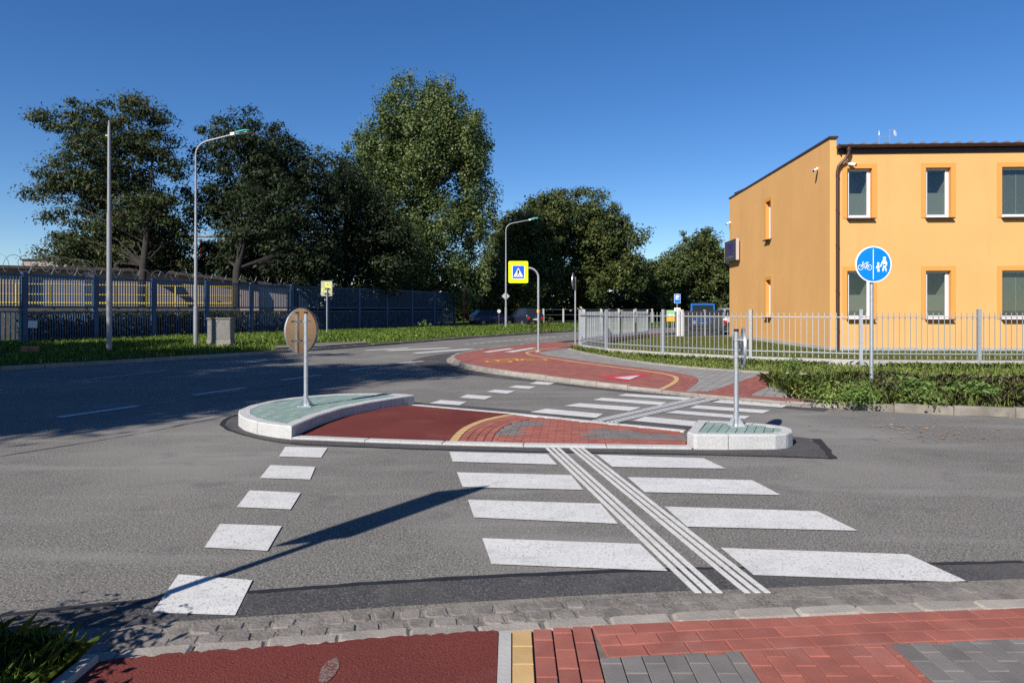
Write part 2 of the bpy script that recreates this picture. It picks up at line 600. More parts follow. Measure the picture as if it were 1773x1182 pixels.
LOCUST = mat('locust_leaf', (0.04, 0.06, 0.015), 0.6, spec=0.25, translucent=0.22,
             attr=[(0, (0.022, 0.036, 0.010)), (0.7, (0.043, 0.058, 0.016)), (0.94, (0.078, 0.074, 0.022)), (1, (0.134, 0.078, 0.028))])
LOCUST2 = mat('dark_locust_leaf', (0.03, 0.05, 0.012), 0.6, spec=0.25, translucent=0.18,
              attr=[(0, (0.012, 0.022, 0.007)), (0.75, (0.024, 0.038, 0.012)), (1, (0.045, 0.055, 0.018))])
POPLAR = mat('poplar_leaf', (0.07, 0.09, 0.02), 0.5, spec=0.35, translucent=0.22,
             attr=[(0, (0.044, 0.072, 0.020)), (0.6, (0.088, 0.126, 0.034)), (0.9, (0.150, 0.176, 0.056)), (1, (0.26, 0.21, 0.055))])
LINDEN = mat('linden_leaf', (0.05, 0.07, 0.015), 0.55, spec=0.25, translucent=0.2,
             attr=[(0, (0.033, 0.053, 0.013)), (0.7, (0.073, 0.094, 0.024)), (0.93, (0.122, 0.122, 0.033)), (1, (0.211, 0.139, 0.041))])
SCRUB = mat('scrub_leaf', (0.07, 0.09, 0.02), 0.6, spec=0.25, translucent=0.25,
            attr=[(0, (0.034, 0.052, 0.011)), (0.6, (0.086, 0.098, 0.023)), (0.9, (0.172, 0.138, 0.034)), (1, (0.253, 0.149, 0.040))])
GRASS = mat('grass_blade', (0.1, 0.16, 0.03), 0.6, spec=0.2, translucent=0.3,
            attr=[(0, (0.080, 0.136, 0.022)), (0.6, (0.160, 0.248, 0.042)), (0.9, (0.272, 0.320, 0.072)), (1, (0.448, 0.400, 0.160))])
GRASS_R = mat('weed_blade', (0.08, 0.12, 0.03), 0.6, spec=0.2, translucent=0.3,
              attr=[(0, (0.123, 0.181, 0.040)), (0.6, (0.249, 0.327, 0.076)), (0.88, (0.415, 0.442, 0.124)), (1, (0.600, 0.600, 0.266))])
WEED = mat('weed_leaf', (0.08, 0.13, 0.03), 0.55, spec=0.3, translucent=0.3,
           attr=[(0, (0.076, 0.135, 0.030)), (0.8, (0.160, 0.245, 0.054)), (1, (0.254, 0.321, 0.085))])
WEEDF = mat('daisy_petal', (0.7, 0.65, 0.3), 0.6)


# ------------------------------------------------------------------ leafy things
def np_mesh(name, verts, k, rnd, m):
    """mesh of separate k-gons from a (n*k,3) array with one random value per face"""
    n = len(verts) // k
    me = bpy.data.meshes.new(name)
    me.vertices.add(n * k)
    me.vertices.foreach_set('co', np.ascontiguousarray(verts, dtype=np.float32).ravel())
    me.loops.add(n * k)
    me.loops.foreach_set('vertex_index', np.arange(n * k, dtype=np.int32))
    me.polygons.add(n)
    me.polygons.foreach_set('loop_start', np.arange(0, n * k, k, dtype=np.int32))
    a = me.attributes.new('rnd', 'FLOAT', 'FACE')
    a.data.foreach_set('value', np.clip(rnd, 0, 1).astype(np.float32))
    me.materials.append(m)
    me.update(calc_edges=True)
    return me


def unit(n):
    v = rng.normal(size=(n, 3))
    return v / np.linalg.norm(v, axis=1, keepdims=True)


def leaf_quads(c, size, aspect=0.6, up=0.5, droop=0.0, out=None):
    """diamond leaves at centres c"""
    n = len(c)
    nr = unit(n)
    nr[:, 2] = np.abs(nr[:, 2]) + up
    if out is not None:
        nr = nr * 0.62 + out
    nr /= np.linalg.norm(nr, axis=1, keepdims=True)
    t = np.cross(nr, unit(n))
    t /= np.linalg.norm(t, axis=1, keepdims=True) + 1e-9
    t[:, 2] -= droop
    b = np.cross(nr, t)
    s = size * rng.uniform(0.6, 1.25, size=(n, 1))
    v = np.empty((n, 4, 3))
    v[:, 0] = c - t * s * 0.5
    v[:, 1] = c + b * s * aspect * 0.5
    v[:, 2] = c + t * s * 0.5
    v[:, 3] = c - b * s * aspect * 0.5
    return v.reshape(-1, 3)


def crown(lobes, nclump, nleaf, rc, flat, size, aspect=0.6, up=0.5, droop=0.0, edge=0.45):
    """leaf centres clumped through a set of lobes (cx,cy,cz,rx,ry,rz)"""
    lob = np.array(lobes, float)
    w = lob[:, 3] * lob[:, 4] * lob[:, 5]
    w = w ** 0.8
    idx = rng.choice(len(lob), size=nclump, p=w / w.sum())
    d = unit(nclump)
    rad = rng.uniform(0, 1, size=(nclump, 1)) ** edge
    cen = lob[idx, :3] + d * rad * lob[idx, 3:]
    m = np.repeat(np.arange(nclump), nleaf)
    sz = rng.uniform(0.55, 1.35, size=nclump)
    off = np.clip(rng.normal(size=(len(m), 3)), -1.7, 1.7) * 0.5
    off[:, 2] *= flat
    on = off / np.array([1, 1, flat])
    on = on / (np.linalg.norm(on, axis=1, keepdims=True) + 1e-6)
    off *= (rc * sz[m])[:, None]
    c = cen[m] + off
    v = leaf_quads(c, size, aspect, up, droop, on)
    r = 0.35 * rng.uniform(0, 1, nclump)[m] + 0.65 * rng.uniform(0, 1, len(m))
    return cen, v, r


def limb(mb, a, b, r0, r1, n=6, sag=0.25):
    a, b = Vector(a), Vector(b)
    mid = a.lerp(b, 0.5) + Vector((random.uniform(-.2, .2), random.uniform(-.2, .2), sag)) * (b - a).length * 0.25
    pts = [a, a.lerp(mid, 0.55), mid, mid.lerp(b, 0.5), b]
    mb.tube(pts, [r0, r0 * .8 + r1 * .2, (r0 + r1) / 2, r0 * .25 + r1 * .75, r1], n)


def tree(name, label, loc, lobes, trunk_r, trunk_top, nclump, nleaf, rc, flat, size, m, aspect=0.6, up=0.5, droop=0.0,
         nlimb=26, group=None, cat='tree', lean=(0, 0), edge=0.45, upright=0.0):
    root = thing(name, label, cat, loc, 0, group)
    cen, v, r = crown(lobes, nclump, nleaf, rc, flat, size, aspect, up, droop, edge)
    link(bpy.data.objects.new('crown', np_mesh('crown', v, 4, r, m)), root)
    mb = MB()
    top = Vector((lean[0], lean[1], trunk_top))
    path = [Vector((0, 0, -0.15)), Vector((0, 0, 0.3)), top * 0.35 + Vector((.1, -.08, 0)), top * 0.7 + Vector((-.1, .06, 0)), top]
    if upright:
        path[2] = Vector((.05, .1, upright))
        path[3] = Vector((lean[0] * .75, lean[1] * .75, upright + (trunk_top - upright) * .5))

    def stem(z):
        for p_, q_ in zip(path, path[1:]):
            if z <= q_.z:
                return p_.lerp(q_, max(0.0, (z - p_.z) / max(q_.z - p_.z, 1e-6)))
        return path[-1]
    mb.tube(path, [trunk_r * 1.5, trunk_r * 1.05, trunk_r * .85, trunk_r * .55, trunk_r * .12], 10)
    order = rng.permutation(len(cen))[:nlimb]
    zlo = min(c[2] for c in cen)
    for i in order:
        c = Vector(cen[i])
        zb = max(trunk_top * 0.14, upright * 1.05, min(trunk_top * 0.92, c.z - 0.45 * math.hypot(c.x - lean[0], c.y - lean[1]) - random.uniform(0, 1.5)))
        t = zb / trunk_top
        a = stem(zb)
        d = (c - a).length
        r0 = max(0.03, trunk_r * (1 - t) * 0.42)
        limb(mb, a, c, r0, 0.018)
        for _ in range(2):
            e = Vector(cen[int(rng.integers(len(cen)))])
            q = a.lerp(c, 0.6)
            if (e - q).length < d * 0.7:
                limb(mb, q, e, r0 * .45, 0.012, 5)
    mb.build('trunk', BARK, root, smooth=True)
    return root


def blades(pts, h, w, m, name, lean=0.5, parent=None, seg=1):
    """grass blades standing at pts (n,3)"""
    n = len(pts)
    a = rng.uniform(0, 2 * PI, n)
    hh = (h[0] + (h[1] - h[0]) * rng.beta(1.6, 2.4, n))
    d = np.stack([np.cos(a), np.sin(a), np.zeros(n)], 1)
    s = np.stack([-np.sin(a), np.cos(a), np.zeros(n)], 1)
    ln = rng.uniform(0.1, lean, n)[:, None]
    ww = (w * rng.uniform(0.6, 1.3, n))[:, None]
    top = pts + d * ln * hh[:, None] + np.array([0, 0, 1.0]) * (hh * (1 - 0.25 * ln[:, 0]))[:, None]
    mid = pts + d * ln * hh[:, None] * 0.35 + np.array([0, 0, 1.0]) * (hh * 0.58)[:, None]
    v = np.empty((n, 5, 3))
    v[:, 0] = pts - s * ww * 0.5
    v[:, 1] = pts + s * ww * 0.5
    v[:, 2] = mid + s * ww * 0.42
    v[:, 3] = top
    v[:, 4] = mid - s * ww * 0.42
    r = rng.beta(2, 2.2, n)
    o = link(bpy.data.objects.new(name, np_mesh(name, v.reshape(-1, 3), 5, r, m)), parent)
    return o


def scatter(poly, n, zf):
    xs = [p[0] for p in poly]
    ys = [p[1] for p in poly]
    out = []
    P = np.array(poly)
    while len(out) < n:
        q = np.stack([rng.uniform(min(xs), max(xs), n * 2), rng.uniform(min(ys), max(ys), n * 2)], 1)
        c = np.zeros(len(q), bool)
        for i in range(len(P)):
            x0, y0 = P[i]
            x1, y1 = P[i - 1]
            cond = (y0 > q[:, 1]) != (y1 > q[:, 1])
            with np.errstate(divide='ignore', invalid='ignore'):
                xx = (x1 - x0) * (q[:, 1] - y0) / (y1 - y0) + x0
            c ^= cond & (q[:, 0] < xx)
        out += list(q[c])
        if c.sum() == 0:
            break
    out = np.array(out[:n])
    return np.column_stack([out, [zf(x, y) for x, y in out]])


# ------------------------------------------------------------------ the ground and the roads
mb = MB()
mb.sheet([(-900, -900), (900, -900), (900, 900), (-900, 900)], -0.03)
tag(mb.build('ground', SOIL), kind='structure')

# kerb line on the far side of the main road
KF = [(-34, -8), (-26, 2.5), (-19.5, 10.5)] + [G2(*p) for p in ((0, 641), (180, 631), (400, 617), (500, 610.5), (560, 606.5), (640, 600), (740, 592), (850, 583), (1000, 573.5))] + [(12, 58.5), (24, 74), (40, 96), (60, 125)]
KF = smooth_line(KF, 2)
# kerb line of the corner pavement: along the main road, round the nose, then along the side road
KC = [(70, 125), (48, 93), (30, 70), (15.5, 50.2), (9.0, 42.0)] + [G2(*p) for p in ((1003, 591), (930, 596.5), (850, 606), (800, 614), (781, 620.5), (779, 626), (791, 633), (821, 641), (892, 651.5), (960, 660), (1040, 669.5), (1150, 680.5), (1250, 691), (1400, 704), (1500, 711), (1640, 718), (1773, 724.5))] + [(12, 9.45), (25, 8.3), (60, 6.0)]
KC = smooth_line(KC, 2)
# inner edge of the gutter in front of the camera
KN = [(-14, 0.6), (-8, 2.0), (-4.0, 2.75)] + [G2(x, y, 0.03) for x, y in ((120, 1150), (276, 1134), (493, 1119), (700, 1101.5), (860, 1092.5), (1006, 1081.5), (1200, 1072), (1366, 1066), (1480, 1060), (1773, 1050.5))] + [(4.2, 3.76), (8, 4.05), (20, 4.6), (60, 5.2)]
KN = smooth_line(KN, 1)

mb = MB()
road_poly = offset_line(KF, 0.6)[:] + [(90, 125)] + [(p[0], p[1]) for p in offset_line(KC, 0.35)] + [(60, 4.9)] + offset_line(KN, -0.25)[::-1] + [(-34, -4)]
mb.sheet([(-60, -20)] + [p for p in offset_line(KF, 0.4)] + [(90, 125), (90, -20)], 0.0)
road = tag(mb.build('road', ASPH), kind='structure')


def zc(x, y):
    """height of the corner pavement: dropped at the crossing, higher at the nose and along the verge"""
    d2 = (x - 3.3) ** 2 + (y - 12.2) ** 2
    return 0.095 - 0.062 * math.exp(-d2 / 7.0)


# darker asphalt patches and tar seams, one sheet above the other
patch = MB()
patch.sheet([G2(*p) for p in ((384, 735), (392, 725), (412, 718), (430, 735), (505, 762), (760, 771.5), (912, 775.5), (1052, 777.5), (1191, 779.5), (1345, 778), (1368, 769), (1350, 752), (1375, 756), (1412, 760), (1430, 775), (1440, 793), (1335, 789), (1200, 786), (1000, 783), (800, 779), (620, 773), (500, 768), (440, 757), (398, 745))], 0.004)
patch.build('asphalt_patch', ASPH_NEW, road)
patch = MB()
patch.sheet([G2(*p) for p in ((719, 701), (760, 703), (912, 716), (1026, 728), (1189, 744), (1206, 739), (1030, 724), (912, 711), (760, 699), (726, 697))], 0.004)
patch.build('asphalt_patch', ASPH_NEW, road)
patch = MB()
near_top = [G2(*p) for p in ((-200, 1105), (0, 1066), (120, 1054), (276, 1038), (430, 1024), (600, 1013), (760, 1003), (900, 996), (1050, 990), (1200, 985), (1400, 981), (1600, 977), (1773, 973), (2200, 966))]
gut_out = offset_line(KN, 0.36)
near_top = [(x, y + random.uniform(-.012, .012)) for x, y in resample(near_top, .07)]
patch.sheet([p for p in near_top] + [p for p in gut_out if -3.5 < p[0] < 6.5][::-1], 0.004)
patch.build('asphalt_patch', ASPH_NEW, road)
cp = [p for p in KC if p[1] < 33]
i0 = next(i for i, p in enumerate(cp) if p[1] < 31)
seg = [p for p in cp if (p[1] > 11.0)]
patch = MB()
wv = []
for i, p in enumerate(seg):
    near_nose = max(0.0, 1 - math.hypot(p[0] + 1.9, p[1] - 21.5) / 7)
    wv.append(0.45 + 0.75 * near_nose)
a = [offset_line(seg, -0.02)[i] for i in range(len(seg))]
b = [offset_line(seg, -wv[i])[i] for i in range(len(seg))]
patch.sheet(a + b[::-1], 0.004)
patch.build('asphalt_patch', ASPH_NEW, road)
tar = MB()


def tarline(px, w, z=0.0065, jit=0.008):
    pl = resample(smooth_line([G2(*p) for p in px], 1), 0.12)
    a_, b_ = offset_line(pl, w / 2), offset_line(pl, -w / 2)
    a_ = [(x + random.uniform(-jit, jit), y + random.uniform(-jit, jit)) for x, y in a_]
    b_ = [(x + random.uniform(-jit, jit), y + random.uniform(-jit, jit)) for x, y in b_]
    for i in range(len(pl) - 1):
        tar.add([(*a_[i], z), (*b_[i], z), (*b_[i + 1], z), (*a_[i + 1], z)], [(0, 1, 2, 3)])


tarline([(0, 1066), (276, 1038), (600, 1013), (900, 996), (1200, 985)], 0.045)
tarline([(1200, 985), (1400, 981), (1600, 977), (1773, 973)], 0.035)
tarline([(384, 736), (398, 746), (440, 758), (500, 769), (620, 774), (800, 780), (1000, 784), (1200, 787), (1335, 790), (1440, 794)], 0.05)
tarline([(384, 736), (391, 725), (412, 718)], 0.07)
tarline([(1440, 794), (1430, 776), (1412, 760)], 0.09, jit=0.02)
tarline([(0, 790), (240, 752), (410, 716)], 0.02)
tarline([(240, 705), (420, 678), (560, 657)], 0.018)
tarline([(690, 656), (760, 646), (870, 637)], 0.03)
tarline([(719, 702), (912, 717), (1189, 745)], 0.06)
tar.build('tar_seam', TAR, road)


def mark(name, px, z=0.0085, m=PAINT):
    q = MB()
    q.sheet([G2(*p) for p in px], z)
    return q.build(name, m, road)


for q in (((778, 783), (947.5, 787), (965, 805), (784, 800)), ((791, 818.5), (989, 823.6), (1010, 849), (801, 844)),
          ((810, 866), (1040, 873), (1070, 908), (821, 897)), ((835, 933), (1108, 943), (1156, 990), (851, 978)),
          ((1033.6, 788), (1218, 794), (1256.6, 812), (1060, 809)), ((1086, 827), (1302, 832), (1352, 858), (1116, 853)),
          ((1150, 878), (1415, 886), (1485, 920), (1190, 913)), ((1248, 950), (1572, 961), (1679, 1010), (1305, 997)),
          ((945.5, 708), (1044, 717), (1032, 724), (918, 714)), ((1002.8, 698.4), (1111, 706), (1089.6, 712), (976, 703)),
          ((1042, 689), (1155, 697), (1143, 702), (1026.5, 693)), ((1083.7, 682), (1198, 688.6), (1186, 693.3), (1069, 685.4)),
          ((1117, 721.7), (1206, 730), (1200, 738.7), (1095.6, 728.8)), ((1172.6, 711), (1299, 721), (1289, 726), (1151, 715)),
          ((1206, 702), (1334, 711), (1320.6, 716), (1194, 707)), ((1247.6, 693), (1366.8, 701), (1354, 706), (1231.8, 697))):
    mark('crossing_stripe', q)
for q in (((494, 774), (567, 776), (556, 793), (483, 791)), ((468, 806), (546, 809), (537, 831), (450, 828.5)),
          ((432, 850), (521, 854), (503, 883), (410, 879)), ((381, 908), (488, 912), (463, 955), (354, 949)),
          ((309, 996), (437, 1006), (407, 1067), (264, 1062)), ((763, 693), (808, 696), (796, 702), (743.5, 698.6)),
          ((809, 683.4), (853, 686.6), (839, 692), (795.5, 688.6)), ((857, 674.7), (892, 677.5), (878, 682), (842, 678.7)),
          ((894, 667.6), (928, 669.6), (916, 674), (880, 670.8)), ((930, 660.5), (960.6, 663), (949.5, 667), (916, 664.5))):
    mark('bicycle_crossing_block', q)


def guide(a0, a1, b0, b1, ends):
    """three raised guide lines between two edge lines"""
    for k in range(3):
        t0, t1 = (k * 0.0645) / 0.166, (k * 0.0645 + 0.037) / 0.166
        m = lambda p, q, t: (p[0] + (q[0] - p[0]) * t, p[1] + (q[1] - p[1]) * t)
        MB().prism([m(a0, b0, t0), m(a0, b0, t1), m(a1, b1, t1), m(a1, b1, t0)], 0.006, 0.0125).build('guide_line', PAINT, road)


guide((0.385, 7.86), (1.03, 3.84), (0.55, 7.86), (1.185, 3.84), 0)
guide((0.66, 7.86), (1.308, 3.84), (0.825, 7.86), (1.455, 3.84), 0)
fa, fb, fc, fd = G2(1024, 729), G2(1212, 687), G2(1068, 732), G2(1250, 690)
lp = lambda p, q, t: (p[0] + (q[0] - p[0]) * t, p[1] + (q[1] - p[1]) * t)
guide(fa, fb, lp(fa, fc, .4), lp(fb, fd, .4), 0)
guide(lp(fa, fc, .6), lp(fb, fd, .6), fc, fd, 0)


def dash(p, q, w, m=PAINT_OLD, z=0.0085):
    a_, b_ = G2(*p), G2(*q)
    MB().sheet(band([a_, b_], -w / 2, w / 2), z).build('lane_dash', m, road)


for p, q in (((100, 723), (240, 703)), ((335, 684.5), (425, 671.5)), ((487, 658.5), (555, 649.5)), ((604, 641.5), (655, 635)),
             ((690, 629), (733, 625.5))):
    dash(p, q, 0.16, PAINT)
for p, q in (((-60, 684), (8, 675)), ((120, 661.5), (292, 641.5)), ((360, 635.5), (476, 623.5)), ((180, 636), (262, 631)),
             ((30, 646), (110, 640.5)), ((534, 617), (600, 612))):
    dash(p, q, 0.1)
for x0, x1, y0, y1 in ((805, 813.5, 596.3, 595.7), (818.6, 827, 595, 594.2), (830.5, 839.8, 594, 593.2), (843, 853, 593, 592.2), (856.7, 866, 592, 591.2),
                       (870, 879.5, 590.7, 590), (883, 891.4, 589.8, 589.1), (895.6, 903.6, 588.9, 588.2), (907.4, 916, 587.8, 587.1),
                       (919.3, 927, 586.8, 586.2), (933.7, 939.6, 585.9, 585.4), (943.8, 950, 585.1, 584.5), (956, 962, 584, 583.5), (968, 974, 583, 582.5), (980, 985, 582, 581.5)):
    dash((x0, y0), (x1, y1), 0.2, PAINT)
for q in (((665, 606.8), (676, 607.8), (785, 602.8), (770, 602)), ((711, 611.2), (724, 612.2), (826, 604.4), (808, 603.8)),
          ((628, 606.6), (636, 607.2), (712, 603), (703, 602.4))):
    mark('crossing_stripe', q)

# ------------------------------------------------------------------ verge beyond the main road
FX = [(-27, 6), (-24.2, 13), (-22.4, 19), (-21.0, 24), (-19.8, 27.7), (-19.0, 31.1), (-17.65, 33.6), (-16.1, 36.0), (-14.7, 38.5), (-13.3, 41.2),
      (-11.9, 44.0), (-10.5, 46.8), (-9.1, 49.6), (-7.7, 52.4), (-6.3, 55.2), (-4.9, 58.0)]
FZ = 0.2


def zv(x, y):
    d = min(6.0, nearest((x, y), KFv))
    return 0.10 + 0.12 * min(1.0, d / 4.0)


KFv = resample(KF, 1.5)
inner = offset_line(resample(KF, 2.0), 0.12)
far_line = offset_line(resample(KF, 2.0), 4.0)
back_line = [(p[0] - 120, p[1] + 130) for p in far_line]
vv, vf = [], []
for i, (a_, b_, c_) in enumerate(zip(inner, far_line, back_line)):
    vv += [(*a_, 0.105), (*b_, 0.22), (*c_, 0.22)]
    if i:
        k = 3 * (i - 1)
        vf += [(k, k + 3, k + 4, k + 1), (k + 1, k + 4, k + 5, k + 2)]
mb = MB()
mb.add(vv, [f[::-1] for f in vf])
tag(mb.build('grass_verge', VERGE), kind='structure')

kb = MB()
kb.sheet(band([p for p in resample(KF, 1.5)], 0.0, 0.11), 0.03)
kerb_far = tag(kb.build('kerb', JOINT), kind='structure')
for t in strip_tiles([p for p in KF if -18 < p[0] < 14 and p[1] > 8], 0.0, 0.14, 1.0, 0.012):
    MB().prism(t, 0.0, 0.11 + random.uniform(-.008, .008), ch=0.012).build('kerb_stone', KERB, kerb_far)
# short paved entry behind that kerb
mb = MB()
mb.sheet([G2(x, y, 0.125) for x, y in ((478, 604), (560, 600.5), (640, 594.5), (628, 592), (560, 594.5), (470, 599))], 0.16)
tag(mb.build('path', GREY_BRICK), kind='structure')

gpoly = offset_line([p for p in KF if p[0] < 14 and p[1] > 6], 0.35)
gl = scatter(gpoly + offset_line([p for p in KF if p[0] < 14 and p[1] > 6], 12.0)[::-1], 90000, lambda x, y: 0.19)
vis = (gl[:, 1] > 14) & (gl[:, 0] / gl[:, 1] > -0.85)
gl = gl[vis]
dd = np.array([nearest(p, KFv) for p in gl[:, :2]])
gl[:, 2] = 0.1 + 0.12 * np.minimum(1, dd / 4)
entry = [G2(x, y, 0.125) for x, y in ((478, 606), (560, 603.5), (640, 599), (628, 592), (560, 594.5), (470, 599))]
bxp = G2(51, 610, .2)
keep = np.array([not inside(p, entry) and not (abs(p[0] - bxp[0]) < .75 and -2.2 < p[1] - bxp[1] < .2) for p in gl[:, :2]])
gl = gl[keep]
tag(blades(gl, (0.05, 0.26), 0.03, GRASS, 'grass', 0.9), kind='stuff')

# ------------------------------------------------------------------ corner pavement, bike path and lawn
cpl = [p for p in KC if p[1] < 32.5 and p[0] < 4.96]
edge_px = [(985, 605.5), (1010, 611.5), (1040, 617), (1080, 624), (1140, 632), (1200, 638), (1300, 645), (1400, 650), (1500, 653.5)]
EDG = smooth_line([G2(x, y, 0.09) for x, y in edge_px], 1)
yl_px = [(1003, 598.5), (960, 603.5), (930, 607), (912, 610.5), (908.5, 613), (915, 616), (935, 619.5), (962, 623.5), (1010, 631), (1060, 637.5), (1105, 643), (1145, 648.5), (1165, 653), (1169, 657.5), (1162, 663), (1148, 669), (1137, 673.5)]
YL = smooth_line([G2(x, y, 0.06) for x, y in yl_px], 1)
outer_c = offset_line(cpl, 0.13)

bed = MB()
bed.sheet(outer_c + [(5.3, 12.0), (5.6, 15.6)] + EDG[::-1] + [(2.0, 30.5)], 0.012)
corner = tag(bed.build('corner_pavement', JOINT), kind='structure')


def far_pavers(regions, ang, lu, lv, m, name, gap=0.008, **kw):
    q = MB()
    rv = []
    for reg in regions:
        for r in pavers(reg, ang, lu, lv, gap, **kw):
            k0 = len(q.f)
            q.prism(r, 0.01, lambda x, y: zc(x, y))
            rv += [random.random()] * (len(q.f) - k0)
    o = q.build(name, m, corner)
    at = o.data.attributes.new('rnd', 'FLOAT', 'FACE')
    at.data.foreach_set('value', rv)
    tag(o, kind='stuff')
    return o


yl_first = YL[0]
# red cycle track between the kerb and the yellow line
i_end = min(range(len(outer_c)), key=lambda i: math.hypot(outer_c[i][0] - YL[-1][0], outer_c[i][1] - YL[-1][1]))
red_reg = outer_c[:i_end] + YL[::-1]
far_pavers([red_reg], R(-35), 0.2, 0.1, RED_FAR, 'cycle_track_pavers')
ty = MB()
for t in strip_tiles(YL, -0.0, 0.10, 0.2):
    ty.prism(t, 0.01, lambda x, y: zc(x, y) + 0.002)
tag(ty.build('yellow_edge_tiles', YEL_BRICK, corner), kind='stuff')
# tactile red rows outside the yellow line
bandL = resample(YL, 0.25)
tb = []
for k in range(4):
    tb += strip_tiles(YL, 0.105 + k * 0.1, 0.2 + k * 0.1, 0.2)
q = MB()
rv = []
for t in tb:
    k0 = len(q.f)
    q.prism(t, 0.01, lambda x, y: zc(x, y))
    rv += [random.random()] * (len(q.f) - k0)
o = q.build('tactile_rows', RED_FAR, corner)
o.data.attributes.new('rnd', 'FLOAT', 'FACE').data.foreach_set('value', rv)
tag(o, kind='stuff')
# red rows along the dropped kerb and the branch that leads to the fence
fr = [p for p in outer_c[i_end - 2:] if p[0] < 4.85]
front_rows = fr + offset_line(fr, 0.42)[::-1]
branch = [G2(x, y, 0.05) for x, y in ((1229, 676.5), (1297, 684), (1376, 651.6), (1325, 649))]
far_pavers([front_rows], math.atan2(fr[-1][1] - fr[0][1], fr[-1][0] - fr[0][0]), 0.2, 0.1, RED_FAR, 'tactile_rows')
far_pavers([branch], math.atan2(branch[2][1] - branch[1][1], branch[2][0] - branch[1][0]), 0.2, 0.1, RED_FAR, 'tactile_rows')
# grey footway
YO = offset_line(YL, 0.51)
grey_main = YO[:] + [p for p in offset_line(fr, 0.43)[2:]]
hull_b = offset_line(EDG, -0.06)
grey1 = [p for p in YO if True] + [branch[0], branch[3]] + [p for p in hull_b[::-1] if p[0] < branch[3][0]]
grey2 = [branch[1], G2(1386, 692 - 8, 0.06), (5.15, 12.2), (5.5, 15.2), branch[2]]
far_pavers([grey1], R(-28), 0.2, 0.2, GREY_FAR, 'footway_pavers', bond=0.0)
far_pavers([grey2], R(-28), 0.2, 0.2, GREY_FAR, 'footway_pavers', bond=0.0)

kb = MB()
kb.sheet(band(resample(KC, 1.0), 0.0, 0.12), 0.005)
kerb_c = tag(kb.build('kerb', JOINT), kind='structure')
KCv = [p for p in KC if p[1] < 47 and p[0] < 22]
for t in strip_tiles(KCv, 0.0, 0.125, 0.8, 0.01):
    cx_, cy_ = t[0]
    right = cx_ > 4.9
    top = zc(cx_, cy_) + (0.05 if right else 0.008) + random.uniform(-.006, .006)
    MB().prism(t, 0.0, top, ch=0.014).build('kerb_stone', KERB_OLD if right else KERB, kerb_c)
# pale row of setts at the foot of that kerb round the nose
gq = MB()
for t in strip_tiles([p for p in KC if p[1] < 28 and 11.2 < p[1] and p[0] < 5.0], -0.12, -0.005, 0.16, 0.012):
    gq.prism(t, 0.0, 0.018 + random.uniform(0, .008), ch=0.006)
tag(gq.build('gutter_setts', KERB, kerb_c), kind='stuff')
# edging between footway and weeds
eb = MB()
eb.sheet(band(EDG, 0.0, 0.05), 0.02)
edging = tag(eb.build('kerb', JOINT), kind='structure')
for t in strip_tiles(EDG, -0.05, 0.06, 0.9, 0.01):
    MB().prism(t, 0.0, 0.135, ch=0.01).build('edging_stone', KERB, edging)

# paint on the cycle track
def cmark(name, px, m, dz):
    q_ = MB()
    q_.sheet([G2(x, y, 0.07) for x, y in px], lambda x, y: zc(x, y) + dz)
    return q_.build(name, m, corner)


cmark('crossing_stripe', ((834.8, 610.7), (846, 611.3), (891.4, 605), (880.4, 604.2)), PAINT, 0.006)
cmark('crossing_stripe', ((872.8, 610.7), (888, 611.3), (929.5, 603.9), (919.4, 603.2)), PAINT, 0.006)
cmark('give_way_triangle', ((1036, 653.2), (1084, 659.8), (1131, 648)), RPAINT, 0.006)
cmark('give_way_triangle', ((1062, 654.9), (1090, 657.8), (1108, 651.4)), PAINT, 0.010)
zs = 5.91
bk = MB()


def stroke(mbx, pts, w, fz, px=True, mi=0):
    for a_, b_ in zip(pts, pts[1:]):
        dx, dy = b_[0] - a_[0], b_[1] - a_[1]
        l = math.hypot(dx, dy) or 1
        ox, oy = -dy / l * w / 2, dx / l * w / 2
        q_ = [(a_[0] + ox, a_[1] + oy), (a_[0] - ox, a_[1] - oy), (b_[0] - ox, b_[1] - oy), (b_[0] + ox, b_[1] + oy)]
        mbx.add([fz(*p) for p in q_], [(0, 1, 2, 3)], mi)


# bicycle symbol, drawn in its own frame (wheels along u) and laid on the track
bc = Vector(G(888, 624.5, 0.08))
bu = (Vector(G(941, 634, 0.08)) - Vector(G(862, 619, 0.08)))
bu.z = 0
bu.normalize()
bu = Vector((0.55, -0.83, 0)).normalized()
bvv = Vector((0.83, 0.55, 0))
bvv.normalize()


def onpath(u, v):
    p = bc + bvv * u + bu * -v
    return (p.x, p.y, zc(p.x, p.y) + 0.006)


def ring(r, n=18, c=(0, 0)):
    return [(c[0] + r * math.cos(2 * PI * i / n), c[1] + r * math.sin(2 * PI * i / n)) for i in range(n + 1)]


sc_ = 1.25
BIKE = [ring(.29, c=(-.5, 0)), ring(.29, c=(.5, 0)), [(-.5, 0), (-.28, .42), (.3, .42), (.02, -.02), (-.28, .42)], [(.02, -.02), (.5, 0), (.3, .42)],
        [(.5, 0), (.26, .58)], [(.14, .58), (.4, .58)], [(-.28, .42), (-.33, .58)], [(-.33, .58), (-.5, .62)]]
for pl in BIKE:
    stroke(bk, [(u * sc_, v * sc_ * 1.1 - .2) for u, v in pl], 0.085, onpath)
bk.build('bicycle_symbol', YPAINT, corner)

